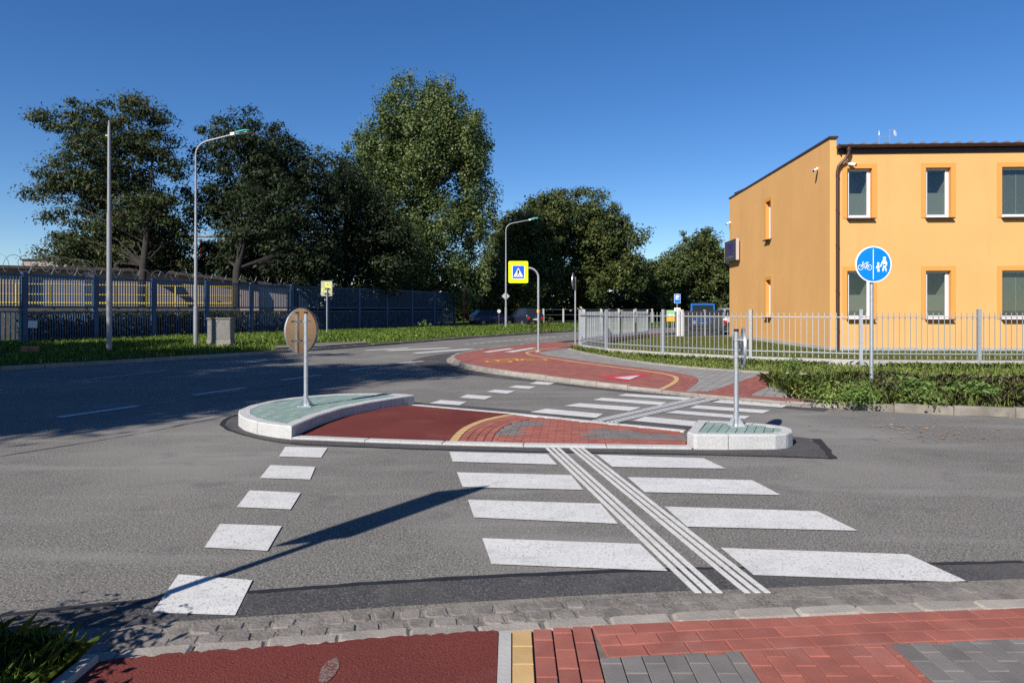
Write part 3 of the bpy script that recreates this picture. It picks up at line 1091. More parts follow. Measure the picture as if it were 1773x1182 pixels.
# lawn inside the fence, yard behind
FEN = [(36, 16.8), (27.5, 17.2), (21.3, 17.55), (18.3, 17.75), (15.3, 17.9), (12.3, 17.98), (9.3, 18.2), (6.84, 19.55), (4.77, 21.5), (3.28, 23.7), (2.63, 26.5), (3.0, 28.3)]
FEN2 = [(3.0, 28.3), (4.1, 31.2), (5.3, 33.8), (6.5, 36.3), (7.7, 38.8)]
mb = MB()
mb.sheet(FEN + FEN2[1:] + [(12.5, 41), (40, 40)], 0.05)
tag(mb.build('lawn', LAWN), kind='structure')
lw = scatter(FEN[4:] + FEN2[1:] + [(12.0, 39), (11.9, 25.6), (20, 25.3)], 60000, lambda x, y: 0.05)
tag(blades(lw, (0.03, 0.09), 0.018, mat('lawn_blade', (0.12, 0.15, 0.035), 0.7, spec=0.15, translucent=0.25,
     attr=[(0, (0.085, 0.10, 0.022)), (0.7, (0.14, 0.155, 0.038)), (1, (0.22, 0.20, 0.08))]), 'lawn_grass', 0.8), kind='stuff')
mb = MB()
mb.sheet([(7.9, 39.2), (12.4, 38.6), (60, 36), (60, 70), (26, 66), (15.7, 50)], 0.058)
tag(mb.build('yard', GREY_BRICK), kind='structure')
mb = MB()
mb.sheet([G2(x, y, .06) for x, y in ((1124, 583), (1152, 582.5), (1152, 577), (1124, 577))], 0.066)
tag(mb.build('path', RED_FAR), kind='structure')

# ------------------------------------------------------------------ verge on the right with its weeds
vr_front = offset_line([p for p in KC if 4.7 < p[0] < 40 and p[1] < 14], 0.12)
vr = vr_front + [(40, 16.9), (36, 16.8)] + FEN[1:11] + [p for p in EDG]
mb = MB()
mb.sheet(vr, 0.085)
tag(mb.build('soil_verge', SOIL), kind='structure')
bush_poly = [(5.15, 12.6), (5.0, 11.75)] + [p for p in offset_line(vr_front, 0.1) if p[0] > 5.1][:60] + [(12, 13.6), (9.5, 14.4), (7.6, 14.9), (5.6, 14.1)]
pts = scatter(bush_poly, 90000, lambda x, y: 0.085)
pts = pts[rng.uniform(0, 1, len(pts)) < 0.45 + 0.4 * np.sin(pts[:, 0] * 2.3 + np.sin(pts[:, 1] * 2.9))]
tag(blades(pts[pts[:, 0] < 7.6], (0.05, 0.33), 0.009, GRASS_R, 'weeds', 1.1), kind='stuff')
tag(blades(pts[pts[:, 0] >= 7.6], (0.04, 0.22), 0.009, GRASS_R, 'grass', 1.1), kind='stuff')
wall_weeds = [p for p in FEN[3:12]] + [p for p in EDG] + [(7.0, 15.6), (9, 15.6), (12, 15.4), (18, 15.2)]
pts = scatter(wall_weeds, 46000, lambda x, y: 0.085)
dw = np.array([nearest(p, resample(FEN[3:], 0.3)) for p in pts[:, :2]])
clump = np.array([math.sin(p[0] * 2.1 + p[1] * 1.3) + math.sin(p[0] * .9 - p[1] * 1.7 + 2) for p in pts])
low = pts[rng.uniform(0, 1, len(pts)) < 0.6]
tag(blades(low, (0.02, 0.10), 0.010, GRASS_R, 'grass', 1.0), kind='stuff')
pts = pts[(dw < 0.55 + 0.3 * (clump + rng.normal(0, .5, len(pts))))]
tag(blades(pts, (0.04, 0.22), 0.009, GRASS_R, 'grass', 0.9), kind='stuff')

DRY = mat('dry_grass', (0.25, 0.22, 0.1), 0.8, translucent=0.2, attr=[(0, (0.16, 0.15, 0.06)), (1, (0.36, 0.31, 0.16))])
dry = scatter(bush_poly, 11000, lambda x, y: 0.085)
tag(blades(dry, (0.05, 0.34), 0.007, DRY, 'grass', 1.2), kind='stuff')
tip = np.array([(5.22, 11.75), (5.3, 12.6), (5.45, 13.4), (5.6, 14.3)])
tt = rng.uniform(0, 2.999, 2600)
ti = tt.astype(int)
tp_ = tip[ti] * (1 - (tt - ti))[:, None] + tip[ti + 1] * (tt - ti)[:, None] + rng.normal(0, [.14, .08], (2600, 2))
tag(blades(np.column_stack([tp_, np.full(2600, .085)]), (0.06, 0.38), 0.009, GRASS_R, 'weeds', 1.2), kind='stuff')


def weed(name, label, loc, n, rad, h, size, m=WEED, group=None, up=0.7, asp=0.55):
    root = thing(name, label, 'plant', loc, 0, group)
    nc = max(6, n // 22)
    lob = [(0, 0, h * 0.5, rad, rad, h * 0.5)]
    cen, v, r = crown(lob, nc, 22, rad * 0.45, 0.7, size, asp, up)
    v[:, 2] = np.maximum(v[:, 2], 0.01)
    link(bpy.data.objects.new('leaves', np_mesh('leaves', v, 4, r, m)), root)
    s = MB()
    for c in cen[:10]:
        s.tube([(0, 0, -.02), (c[0] * .5, c[1] * .5, c[2] * .6), tuple(c)], [0.008, 0.006, 0.003], 4)
    s.build('stem', WEED, root)
    return root


wg = 'weeds on the verge by the fence'
weed('weed_plant', 'bright green broad-leaved weed hanging over the kerb edge below the round blue sign', (*G2(1487, 700, .1), .085), 900, .32, .36, .055, group=wg)
weed('weed_plant', 'pale green thistle-like weed with large leaves in the middle of the right verge', (*G2(1585, 690, .1), .085), 650, .38, .34, .12, group=wg, up=1.2)
weed('weed_plant', 'dark brown-green dock weed standing beside the foot of the blue sign pole', (*G2(1530, 690, .1), .085), 500, .36, .5, .06,
     mat('dock_leaf', (0.07, 0.08, 0.03), 0.7, translucent=0.2, attr=[(0, (0.04, 0.05, 0.018)), (0.6, (0.08, 0.085, 0.03)), (1, (0.15, 0.085, 0.045))]), group=wg)
weed('weed_plant', 'olive bushy weed at the left tip of the right verge beside the red pavers', (*G2(1432, 695, .1), .085), 700, .5, .34, .06, GRASS_R, group=wg, asp=.3)
weed('weed_plant', 'leafy green weed in the long grass near the right edge of the photo', (*G2(1690, 692, .1), .085), 700, .40, .32, .085, group=wg)
weed('weed_plant', 'low yellowish-green weed at the front of the right verge near the kerb', (*G2(1600, 700, .1), .085), 900, .42, .24, .06,
     mat('lime_weed_leaf', (0.11, 0.17, 0.03), 0.6, translucent=0.3, attr=[(0, (0.07, 0.12, 0.02)), (1, (0.17, 0.22, 0.05))]), group=wg)
weed('weed_plant', 'leafy weed growing against the low fence wall beside the pole of the tall galvanised post', (*G2(1372, 641, .1), .085), 260, .3, .34, .06, group=wg)

# fallen leaves on the side road
fl = np.column_stack([rng.normal(0, 1, (90, 2)), np.zeros(90)])
base = np.array([G(x, y) for x, y in rng.choice([(1690, 757), (1590, 757), (1520, 739), (1610, 742), (1730, 752)], 90)])
fl = base + fl * np.array([.45, .18, 0]) + np.array([0, 0, .014])
v = leaf_quads(fl, 0.055, 0.6, 4.0)
v[:, 2] = np.maximum(v[:, 2], 0.006)
tag(link(bpy.data.objects.new('fallen_leaves', np_mesh('fallen_leaves', v, 4, rng.uniform(0, 1, 90), DRYLEAF))), kind='stuff')

# ------------------------------------------------------------------ near side: gutter, kerb, bike path, pavers
gb = MB()
kn = resample([p for p in KN if -9 < p[0] < 12], 0.25)
gb.sheet(band(kn, -0.02, 0.40), 0.0085)
gutter = tag(gb.build('gutter', JOINT_LIGHT), kind='structure')
kv = [p for p in KN if -2.6 < p[0] < 4.6]
for row, (d0, d1, off) in enumerate(((0.112, 0.226, 0), (0.233, 0.347, 0.07))):
    pl = resample(kv, 0.02)[int(off / 0.02):]
    for t in strip_tiles(pl, d0, d1, 0.125, 0.011):
        cx_, cy_ = sum(p[0] for p in t) / 4, sum(p[1] for p in t) / 4
        sx = random.uniform(.84, 1.03)
        rj = lambda: random.uniform(-.010, .010)
        t = [(cx_ + (x - cx_) * sx + rj(), cy_ + (y - cy_) * sx + rj() * .8) for x, y in t]
        # knock the corners off: eight-sided worn stones
        o8 = []
        for i_ in range(4):
            p_, c_, n_ = t[i_ - 1], t[i_], t[(i_ + 1) % 4]
            k_ = random.uniform(.10, .24)
            o8 += [(c_[0] + (p_[0] - c_[0]) * k_, c_[1] + (p_[1] - c_[1]) * k_), (c_[0] + (n_[0] - c_[0]) * k_, c_[1] + (n_[1] - c_[1]) * k_)]
        t = o8
        right = max(0, (cx_ - 0.3)) * 0.012
        MB().prism(t, 0.0, 0.0135 + random.uniform(-.004, .005) - min(right, .004), ch=0.007).build('cobble', SETT, gutter)
kbn = MB()
kbn.sheet(band(kn, 0.0, 0.10), 0.010)
kerb_n = tag(kbn.build('kerb', JOINT_LIGHT), kind='structure')
pos = 0
klist = strip_tiles(kv, 0.005, 0.105, 0.34, 0.008)
for t in klist:
    t = [(x + random.uniform(-.010, .010), y + random.uniform(-.012, .012)) for x, y in t]
    o8 = []
    for i_ in range(4):
        p_, c_, n_ = t[i_ - 1], t[i_], t[(i_ + 1) % 4]
        k1, k2 = random.uniform(.04, .12), random.uniform(.04, .12)
        o8 += [(c_[0] + (p_[0] - c_[0]) * k1, c_[1] + (p_[1] - c_[1]) * k1), (c_[0] + (n_[0] - c_[0]) * k2, c_[1] + (n_[1] - c_[1]) * k2)]
    MB().prism(o8, 0.0, 0.026 + random.uniform(-.007, .005), ch=0.012).build('kerb_stone', KERB, kerb_n)

ZP = 0.03


def kny(x):
    for a_, b_ in zip(KN, KN[1:]):
        if a_[0] <= x <= b_[0]:
            return a_[1] + (b_[1] - a_[1]) * (x - a_[0]) / (b_[0] - a_[0])
    return KN[-1][1]


X0, X1 = -1.845, -0.066
pth = MB()
pth.sheet([(X0, -6), (X1, -6), (X1, kny(X1))] + [(x, kny(x) + .012 + random.uniform(-.014, .012)) for x in np.linspace(X1 - .03, X0 + .05, 70)] + [(X0, kny(X0))], ZP)
tag(pth.build('bike_path', RED_ASPH), kind='structure')
mb = MB()
for k in range(8):
    y1 = kny(X1) - 0.004 - k * 1.0
    mb.prism([(X1 + .003, y1 - .99), (X1 + 0.062, y1 - .99), (X1 + 0.062, y1), (X1 + .003, y1)], 0, ZP + .004)
ks = tag(MB().sheet([(X1, -5), (X1 + .064, -5), (X1 + .064, kny(X1) - .01), (X1, kny(X1) - .01)], 0.012).build('kerb', JOINT), kind='structure')
for k in range(8):
    y1 = kny(X1) - 0.006 - k * 1.0
    MB().prism([(X1 + .003, y1 - .99), (X1 + 0.062, y1 - .99), (X1 + 0.062, y1), (X1 + .003, y1)], 0.0, ZP + .005).build('edging_stone', CONC, ks)
ke = tag(MB().sheet([(X0 - .06, -5), (X0, -5), (X0, kny(X0)), (X0 - .06, kny(X0))], 0.012).build('kerb', JOINT), kind='structure')
for k in range(8):
    y1 = kny(X0) - 0.0 - k * 0.98
    MB().prism([(X0 - .055, y1 - .97), (X0 - .002, y1 - .97), (X0 - .002, y1), (X0 - .055, y1)], 0.0, ZP + .035, ch=.006).build('edging_stone', CONC, ke)

bedp = MB()
xs = np.linspace(0.0, 14, 40)
bedp.sheet([(0.0, -6), (14, -6)] + [(x, kny(x)) for x in xs[::-1]], 0.014)
foot = tag(bedp.build('footpath', JOINT), kind='structure')


def lay(regs, name, m, z=ZP, ch=0.004, keep=2.55):
    rest = MB()
    for r in regs:
        cyy = sum(p[1] for p in r) / len(r)
        cxx = sum(p[0] for p in r) / len(r)
        if cyy > keep and cxx < 3.2:
            MB().prism(r, 0.008, z + random.uniform(-.0012, .0012), ch=ch).build(name, m, foot)
        else:
            rest.prism(r, 0.008, z, ch=ch)
    if rest.f:
        tag(rest.build(name + '_field', m, foot), kind='stuff')


PX0 = X1 + 0.066
ytop = kny(0.05) - 0.006
lay([[(PX0 + .002, ytop - .162 * (k + 1) + .004), (PX0 + .096, ytop - .162 * (k + 1) + .004), (PX0 + .096, ytop - .162 * k), (PX0 + .002, ytop - .162 * k)] for k in range(16)], 'yellow_paver', YEL_BRICK, keep=2.4)
cols = []
for c_ in range(3):
    x0 = PX0 + .102 + c_ * .0975
    yt = kny(x0 + .05) - .008
    first = .06 + .055 * ((c_ * 2 + 1) % 3)
    y = yt
    k = 0
    while y > -4:
        l = first if k == 0 else .165
        cols.append([(x0 + .003, y - l + .004), (x0 + .093, y - l + .004), (x0 + .093, y), (x0 + .003, y)])
        y -= l
        k += 1
lay(cols, 'red_paver', RED_BRICK)
XR = PX0 + .102 + 3 * .0975
# three rows that follow the kerb
rowpl = [p for p in resample([(x, kny(x)) for x in np.linspace(XR, 12, 60)], 0.05)]
rows = []
for k in range(3):
    pl = rowpl[(k % 2) * 2:]
    if k % 2:
        rows += strip_tiles(rowpl[:3], -(k * .104) - .010, -((k + 1) * .104) - .005, .1, .005)
    rows += [t for t in strip_tiles(pl, -(k * .104) - .010, -((k + 1) * .104) - .005, .2, .005)]
lay(rows, 'red_paver', RED_BRICK)
low = [(x, kny(x) - 0.322) for x in np.linspace(XR, 12, 60)]


def lowy(x):
    return kny(x) - 0.324


def field(x0, x1):
    xs_ = np.linspace(x0, x1, 12)
    return [(x0, -4), (x1, -4)] + [(x, lowy(x)) for x in xs_[::-1]]


lay(pavers(field(XR + .003, 1.05), R(90), 0.165, 0.098, .005, org=(XR, 2.95)), 'grey_paver', GREY_BRICK)
lay(pavers(field(1.055, 1.775), R(90), 0.165, 0.098, .005, org=(1.055, 2.93)), 'red_paver', RED_BRICK)
lay(pavers(field(1.78, 11.9), R(90), 0.165, 0.098, .005, org=(1.78, 2.97)), 'grey_paver', GREY_BRICK)

# worn oval spot on the bike path
mb = MB()
c0 = G2(570, 1160, .03)
mb.sheet([(c0[0] + .036 * math.cos(a) * (1 + random.uniform(-.08, .08)), c0[1] + .105 * math.sin(a) * (1 + random.uniform(-.05, .05))) for a in np.linspace(0, 2 * PI, 44)[:-1]], ZP + .003)
o = mb.build('worn_spot', mat('worn_spot', (0.16, 0.12, 0.11), 0.95, spec=.05, noise=0.4, nscale=60, speck=[(110, .46, .6, (.10, .03, .026), .95)]), bpy.data.objects['bike_path'])

# grass beside the bike path, bottom left
mb = MB()
mb.sheet([(-16, -8), (X0 - .06, -8), (X0 - .06, kny(X0 - .06) - .02)] + [(x, kny(x) - .02) for x in np.linspace(X0 - .2, -9, 20)] + [(-16, 0)], 0.04)
tag(mb.build('grass_verge', VERGE), kind='structure')
nl = [(X0 - .08, 2.2), (X0 - .08, kny(X0) - .02), (-2.15, kny(-2.15) + .12), (-2.6, kny(-2.6) + .16), (-4.5, kny(-4.5) + .1), (-4.5, 1.6)]
pts = scatter(nl, 26000, lambda x, y: 0.04)
tag(blades(pts, (0.03, 0.20), 0.005, GRASS, 'grass', 1.0), kind='stuff')

# ------------------------------------------------------------------ traffic island
isl = thing('traffic_island', 'kerbed refuge island amid the crossing with red paving and raised green ends', 'traffic island')
ZI = 0.022
front = [G2(x, y) for x, y in ((505, 761), (620, 766), (760, 771), (912, 775), (1052, 777), (1198, 779))]
backl = [G2(x, y, .02) for x, y in ((707, 700), (719, 700.5), (760, 704), (912, 717), (1026, 729), (1189, 745), (1206, 741))]
inner_curve = smooth_line([(-2.70, 8.47), (-2.69, 8.75), (-2.63, 9.32), (-2.48, 10.04), (-2.165, 10.73), (-1.74, 11.36)], 1)
fin = resample(offset_line(front, 0.14), .06)
bin_ = resample(offset_line(backl, -0.11), .06)
whole = front + [(2.06, 8.4)] + backl[::-1]
MB().prism(front + [(2.3, 8.2), (2.41, 8.85)] + backl[::-1] + [(-2.0, 10.5), (-2.6, 9.0)], -0.01, 0.008).build('island_bed', JOINT, isl)
for t in strip_tiles(front, 0.002, 0.135, 0.95, .008):
    MB().prism(t, 0.0, 0.032, ch=.008).build('kerb_stone', GRANITE, isl)
for t in strip_tiles(backl[1:-1], -0.105, -0.002, 0.95, .008):
    MB().prism(t, 0.0, 0.030, ch=.008).build('kerb_stone', GRANITE, isl)
yb = smooth_line([G2(x, y, ZI) for x, y in ((776.5, 765), (788, 749.6), (805.7, 737), (836, 725.5), (874, 718.0), (884, 716.5))], 1)
ra = [p for p in fin if p[0] < yb[0][0]] + yb + [p for p in bin_[::-1] if p[0] < yb[-1][0] - .05] + inner_curve[::-1]
MB().sheet(ra, ZI + .003).build('red_asphalt', RED_ASPH, isl)
for t in strip_tiles(yb, -0.105, -0.0, .2, .006):
    MB().prism(t, 0.004, ZI + .003, ch=.003).build('yellow_paver', YEL_BRICK, isl)
inner_reg = [p for p in fin if p[0] > yb[0][0] + .1] + [(2.04, 8.05), (2.1, 8.2)] + [p for p in bin_[::-1] if yb[-1][0] + .1 < p[0] < 2.2] + offset_line(yb, -.108)[::-1]
# four curved rows beside the yellow band
cr = []
for k in range(4):
    cr += strip_tiles(yb, -0.112 - k * .1, -0.206 - k * .1, .2, .006)
ok = []
for t in cr:
    r = clip(inner_reg, t)
    if r and abs(area2(r)) > 0.004:
        ok.append(r)
for r in ok:
    MB().prism(r, 0.004, ZI + random.uniform(-.001, .001), ch=.004).build('red_paver', RED_BRICK, isl)
edge2 = offset_line(yb, -0.515)
right_reg = [edge2[0]] + [p for p in fin if p[0] > edge2[0][0]] + [(2.04, 8.05), (2.1, 8.2)] + [p for p in bin_[::-1] if edge2[-1][0] < p[0] < 2.2] + edge2[::-1]
gA = [G2(x, y, ZI) for x, y in ((837.4, 752.5), (844, 744.6), (866.6, 731.5), (898, 727), (948, 732), (899.6, 742), (898, 749.6), (901, 753.5))]
gB = [G2(x, y, ZI) for x, y in ((1003.6, 751), (1044, 740.8), (1189, 754.7), (1186, 762), (1016, 758.5))]
ia = math.atan2(front[-1][1] - front[2][1], front[-1][0] - front[2][0])
for r in pavers(right_reg, ia, .2, .1, .006, org=fin[2], minarea=.25):
    cxx, cyy = sum(p[0] for p in r) / len(r), sum(p[1] for p in r) / len(r)
    g_ = inside((cxx, cyy), gA) or inside((cxx, cyy), gB)
    MB().prism(r, 0.004, ZI + random.uniform(-.001, .001), ch=.004).build('grey_paver' if g_ else 'red_paver', GREY_BRICK if g_ else RED_BRICK, isl)


def raised(outline, ring_n, zt, tile_ang, tl, tw, kw, stone, org):
    """raised island end: granite stones round an inner field of green pavers"""
    if area2(outline) < 0:
        outline = outline[::-1]
    c = resample(outline + [outline[0]], 0.05)
    cl = c[:-1]
    n = len(cl)
    # inward offset of the closed line
    ins = []
    for i in range(n):
        a_, b_ = cl[i - 1], cl[(i + 1) % n]
        tx, ty = b_[0] - a_[0], b_[1] - a_[1]
        l = math.hypot(tx, ty) or 1
        ins.append((cl[i][0] - ty / l * kw, cl[i][1] + tx / l * kw))
    clean = [p for p in ins if nearest(p, cl) > kw - 0.004]
    ins = [min(clean, key=lambda q: (q[0] - p[0]) ** 2 + (q[1] - p[1]) ** 2) for p in ins]
    end = MB().prism(clean, 0.0, zt - 0.018).build('raised_end', JOINT, isl)
    m = max(3, round(n * 0.05 / stone))
    cuts = [round(n * k / m) for k in range(m + 1)]
    for k in range(m):
        idx = list(range(cuts[k], cuts[k + 1] + 1))
        o_ = [cl[i % n] for i in idx]
        i_ = [ins[i % n] for i in idx]
        o_ = [(x, y) for x, y in o_]
        sh = 0.004
        for L_ in (o_, i_):
            d = math.hypot(L_[1][0] - L_[0][0], L_[1][1] - L_[0][1]) or 1
            L_[0] = (L_[0][0] + (L_[1][0] - L_[0][0]) / d * sh, L_[0][1] + (L_[1][1] - L_[0][1]) / d * sh)
            d = math.hypot(L_[-1][0] - L_[-2][0], L_[-1][1] - L_[-2][1]) or 1
            L_[-1] = (L_[-1][0] - (L_[-1][0] - L_[-2][0]) / d * sh, L_[-1][1] - (L_[-1][1] - L_[-2][1]) / d * sh)
        mbk = MB()
        N_ = len(o_)
        ch = 0.014
        vs_ = [(x, y, 0) for x, y in o_] + [(x, y, zt - ch) for x, y in o_]
        mid_ = [(o_[i][0] + (i_[i][0] - o_[i][0]) * .09, o_[i][1] + (i_[i][1] - o_[i][1]) * .09, zt) for i in range(N_)]
        vs_ += mid_ + [(x, y, zt - .002) for x, y in i_] + [(x, y, 0.02) for x, y in i_]
        fs = []
        for i in range(N_ - 1):
            for rr in range(4):
                fs.append((rr * N_ + i, rr * N_ + i + 1, (rr + 1) * N_ + i + 1, (rr + 1) * N_ + i))
        fs += [(0, N_, 2 * N_, 3 * N_, 4 * N_), (5 * N_ - 1, 4 * N_ - 1, 3 * N_ - 1, 2 * N_ - 1, N_ - 1)]
        mbk.add(vs_, fs).build('kerb_stone', GRANITE, end)
    for r in pavers(clean, tile_ang, tl, tw, .007, org=org, minarea=.1):
        MB().prism(r, zt - .04, zt - .006 + random.uniform(-.001, .001), ch=.003).build('green_paver', GREEN_BRICK, end)
    return end


Ltop = [(-2.71, 8.40), (-2.70, 8.62), (-2.64, 9.32), (-2.48, 10.04), (-2.165, 10.73), (-1.80, 11.30), (-1.64, 11.52), (-1.80, 11.62), (-2.17, 11.74), (-2.62, 11.74), (-3.0, 11.66), (-3.30, 11.46), (-3.62, 11.14), (-3.84, 10.72), (-3.94, 10.25), (-3.92, 9.8), (-3.76, 9.38), (-3.53, 9.02), (-3.26, 8.74), (-2.98, 8.54)]
raised(Ltop, 0, 0.165, math.atan2(.94, .33), .4, .1, .15, 0.62, (-2.7, 8.6))
Rtop = [(2.05, 7.99), (2.09, 7.83), (2.55, 7.80), (3.02, 7.81), (3.18, 7.88), (3.30, 8.02), (3.36, 8.20), (3.34, 8.36), (3.22, 8.52), (3.0, 8.66), (2.7, 8.78), (2.41, 8.87)]
raised(Rtop, 0, 0.172, math.atan2(.91, .4), .6, .1, .12, 0.55, (2.4, 8.0))

# ------------------------------------------------------------------ the orange building
BO, BR = (11.92, 25.6), -math.atan(0.05)
bld = thing('office_building', 'two storey orange rendered building with brown gutter and white windows on the right', 'building', (*BO, 0), BR)


def holed_wall(mb, org, u, inn, W, z0, z1, holes, depth):
    u, inn, org = Vector(u), Vector(inn), Vector(org)
    us = sorted({0.0, W} | {h[0] for h in holes} | {h[1] for h in holes})
    zs_ = sorted({z0, z1} | {h[2] for h in holes} | {h[3] for h in holes})
    P = lambda a, z, d=0.0: org + u * a + Vector((0, 0, z)) + inn * d
    for a, b in zip(us, us[1:]):
        for c, d in zip(zs_, zs_[1:]):
            if any(h[0] <= a and b <= h[1] and h[2] <= c and d <= h[3] for h in holes):
                continue
            mb.add([P(a, c), P(b, c), P(b, d), P(a, d)], [(0, 1, 2, 3)], 0)
    for a, b, c, d in holes:
        for p, q in (((a, c), (b, c)), ((b, c), (b, d)), ((b, d), (a, d)), ((a, d), (a, c))):
            mb.add([P(*p), P(*q), P(*q, depth), P(*p, depth)], [(0, 1, 2, 3)], 1)


cols_ = [(0.63, 1.54, 0), (3.49, 4.40, 0), (6.23, 8.7, 1), (10.4, 11.3, 0), (13.2, 14.1, 0), (15.9, 18.4, 1), (20.2, 21.1, 0), (23.0, 23.9, 0), (25.8, 28.3, 1), (30.2, 31.1, 0)]
FL = [(1.25, 3.05), (5.02, 6.88)]
holes = [(a, b, c, d) for a, b, w in cols_ for c, d in FL]
sholes = [(6.72, 7.45, 1.25, 3.02), (6.72, 7.45, 4.95, 6.78)]
mb = MB()
holed_wall(mb, (0.24, 0, 0), (1, 0, 0), (0, 1, 0), 33.76, 0.0, 7.62, [(a - .24, b - .24, c, d) for a, b, c, d in holes], 0.3)
mb.build('front_wall', [ORANGE, ORANGE_TRIM], bld)
mb = MB()
holed_wall(mb, (0, 0, 0), (0, 1, 0), (1, 0, 0), 14.03, 0.0, 8.02, sholes, 0.3)
mb.add([(0, 0, 0), (.24, 0, 0), (.24, 0, 8.02), (0, 0, 8.02)], [(0, 1, 2, 3)], 0)
mb.add([(.24, 0, 7.62), (.24, 14.03, 7.62), (.24, 14.03, 8.02), (.24, 0, 8.02)], [(0, 1, 2, 3)], 0)
mb.add([(0, 14.03, 0), (34, 14.03, 0), (34, 14.03, 8.02), (0, 14.03, 8.02)], [(0, 3, 2, 1)], 0)
mb.add([(34, 0, 0), (34, 14.03, 0), (34, 14.03, 8.02), (34, 0, 7.62)], [(0, 1, 2, 3)], 0)
mb.build('side_wall', [ORANGE, ORANGE_TRIM], bld)
MB().box((.12, 7.0, 8.05), (.32, 14.16, .07)).build('coping', BROWN, bld)
MB().box((17, -.012, .10), (33.9, .025, .20)).box((-.012, 7, .10), (.025, 14.0, .20)).build('plinth', CONC, bld)
mb = MB()
mb.add([(.25, -.14, 7.66), (34.2, -.14, 7.66), (34.2, 14.0, 8.3), (.25, 14.0, 8.3), (.25, -.14, 7.72), (34.2, -.14, 7.72), (34.2, 14.0, 8.36), (.25, 14.0, 8.36)],
       [(3, 2, 1, 0), (4, 5, 6, 7), (0, 1, 5, 4), (1, 2, 6, 5), (2, 3, 7, 6), (3, 0, 4, 7)])
roof = mb.build('roof', ROOFM, bld)
rb = MB()
rb.add([(-.085, -.18, 7.722), (.085, -.18, 7.722), (.03, -.18, 7.81), (-.03, -.18, 7.81), (-.085, 14, 8.362), (.085, 14, 8.362), (.03, 14, 8.45), (-.03, 14, 8.45)],
       [(0, 1, 2, 3), (7, 6, 5, 4), (1, 5, 6, 2), (3, 2, 6, 7), (0, 3, 7, 4)])
rme = rb.mesh('roof_rib', mat('roof_rib_sheet', (0.20, 0.165, 0.15), 0.4, metal=0.3))
for k in range(74):
    inst('roof_rib', rme, roof, (0.75 + k * 0.43, 0, 0))
MB().box((17.2, -.06, 7.645), (33.9, .10, .02)).box((17.2, -.025, 7.53), (33.9, .04, .20)).build('fascia', BROWN, bld)
gt_ = MB()
for s_ in (0,):
    n = 10
    prof = [(-.225 + .085 * math.cos(PI + PI * i / n), 7.70 + .095 * math.sin(PI + PI * i / n)) for i in range(n + 1)]
    inn_ = [(-.225 + .075 * math.cos(PI + PI * i / n), 7.70 + .085 * math.sin(PI + PI * i / n)) for i in range(n + 1)]
    for x0, x1 in ((.20, 34.2),):
        vs_ = [(x0, *p) for p in prof] + [(x1, *p) for p in prof] + [(x0, *p) for p in inn_] + [(x1, *p) for p in inn_]
        m_ = n + 1
        gt_.add(vs_, [(i, i + 1, m_ + i + 1, m_ + i) for i in range(n)] + [(3 * m_ + i, 3 * m_ + i + 1, 2 * m_ + i + 1, 2 * m_ + i) for i in range(n)] + [tuple(range(m_ - 1, -1, -1))] + [tuple(range(m_, 2 * m_))])
    gt_.tube([(.2, -.31, 7.70), (34.2, -.31, 7.70)], .012, 6)
    gt_.box((.235, -.225, 7.66), (.03, .2, .16))
gt_.build('gutter', BROWN, bld, smooth=True)
dp = MB()
dp.tube([(.60, -.225, 7.62), (.60, -.225, 7.45), (.57, -.21, 7.33), (.48, -.18, 7.18), (.36, -.14, 7.06), (.27, -.115, 6.93), (.235, -.105, 6.75), (.235, -.105, .04)], .058, 14)
for z in (6.6, 5.3, 4.0, 2.3, .9):
    dp.tube([(.235, -.105, z - .03), (.235, -.105, z + .03)], .066, 14)
    dp.box((.235, -.03, z), (.03, .06, .03))
dp.tube([(.60, -.225, 7.63), (.60, -.225, 7.50)], .08, 14)
dp.build('drainpipe', BROWN, bld, smooth=True)


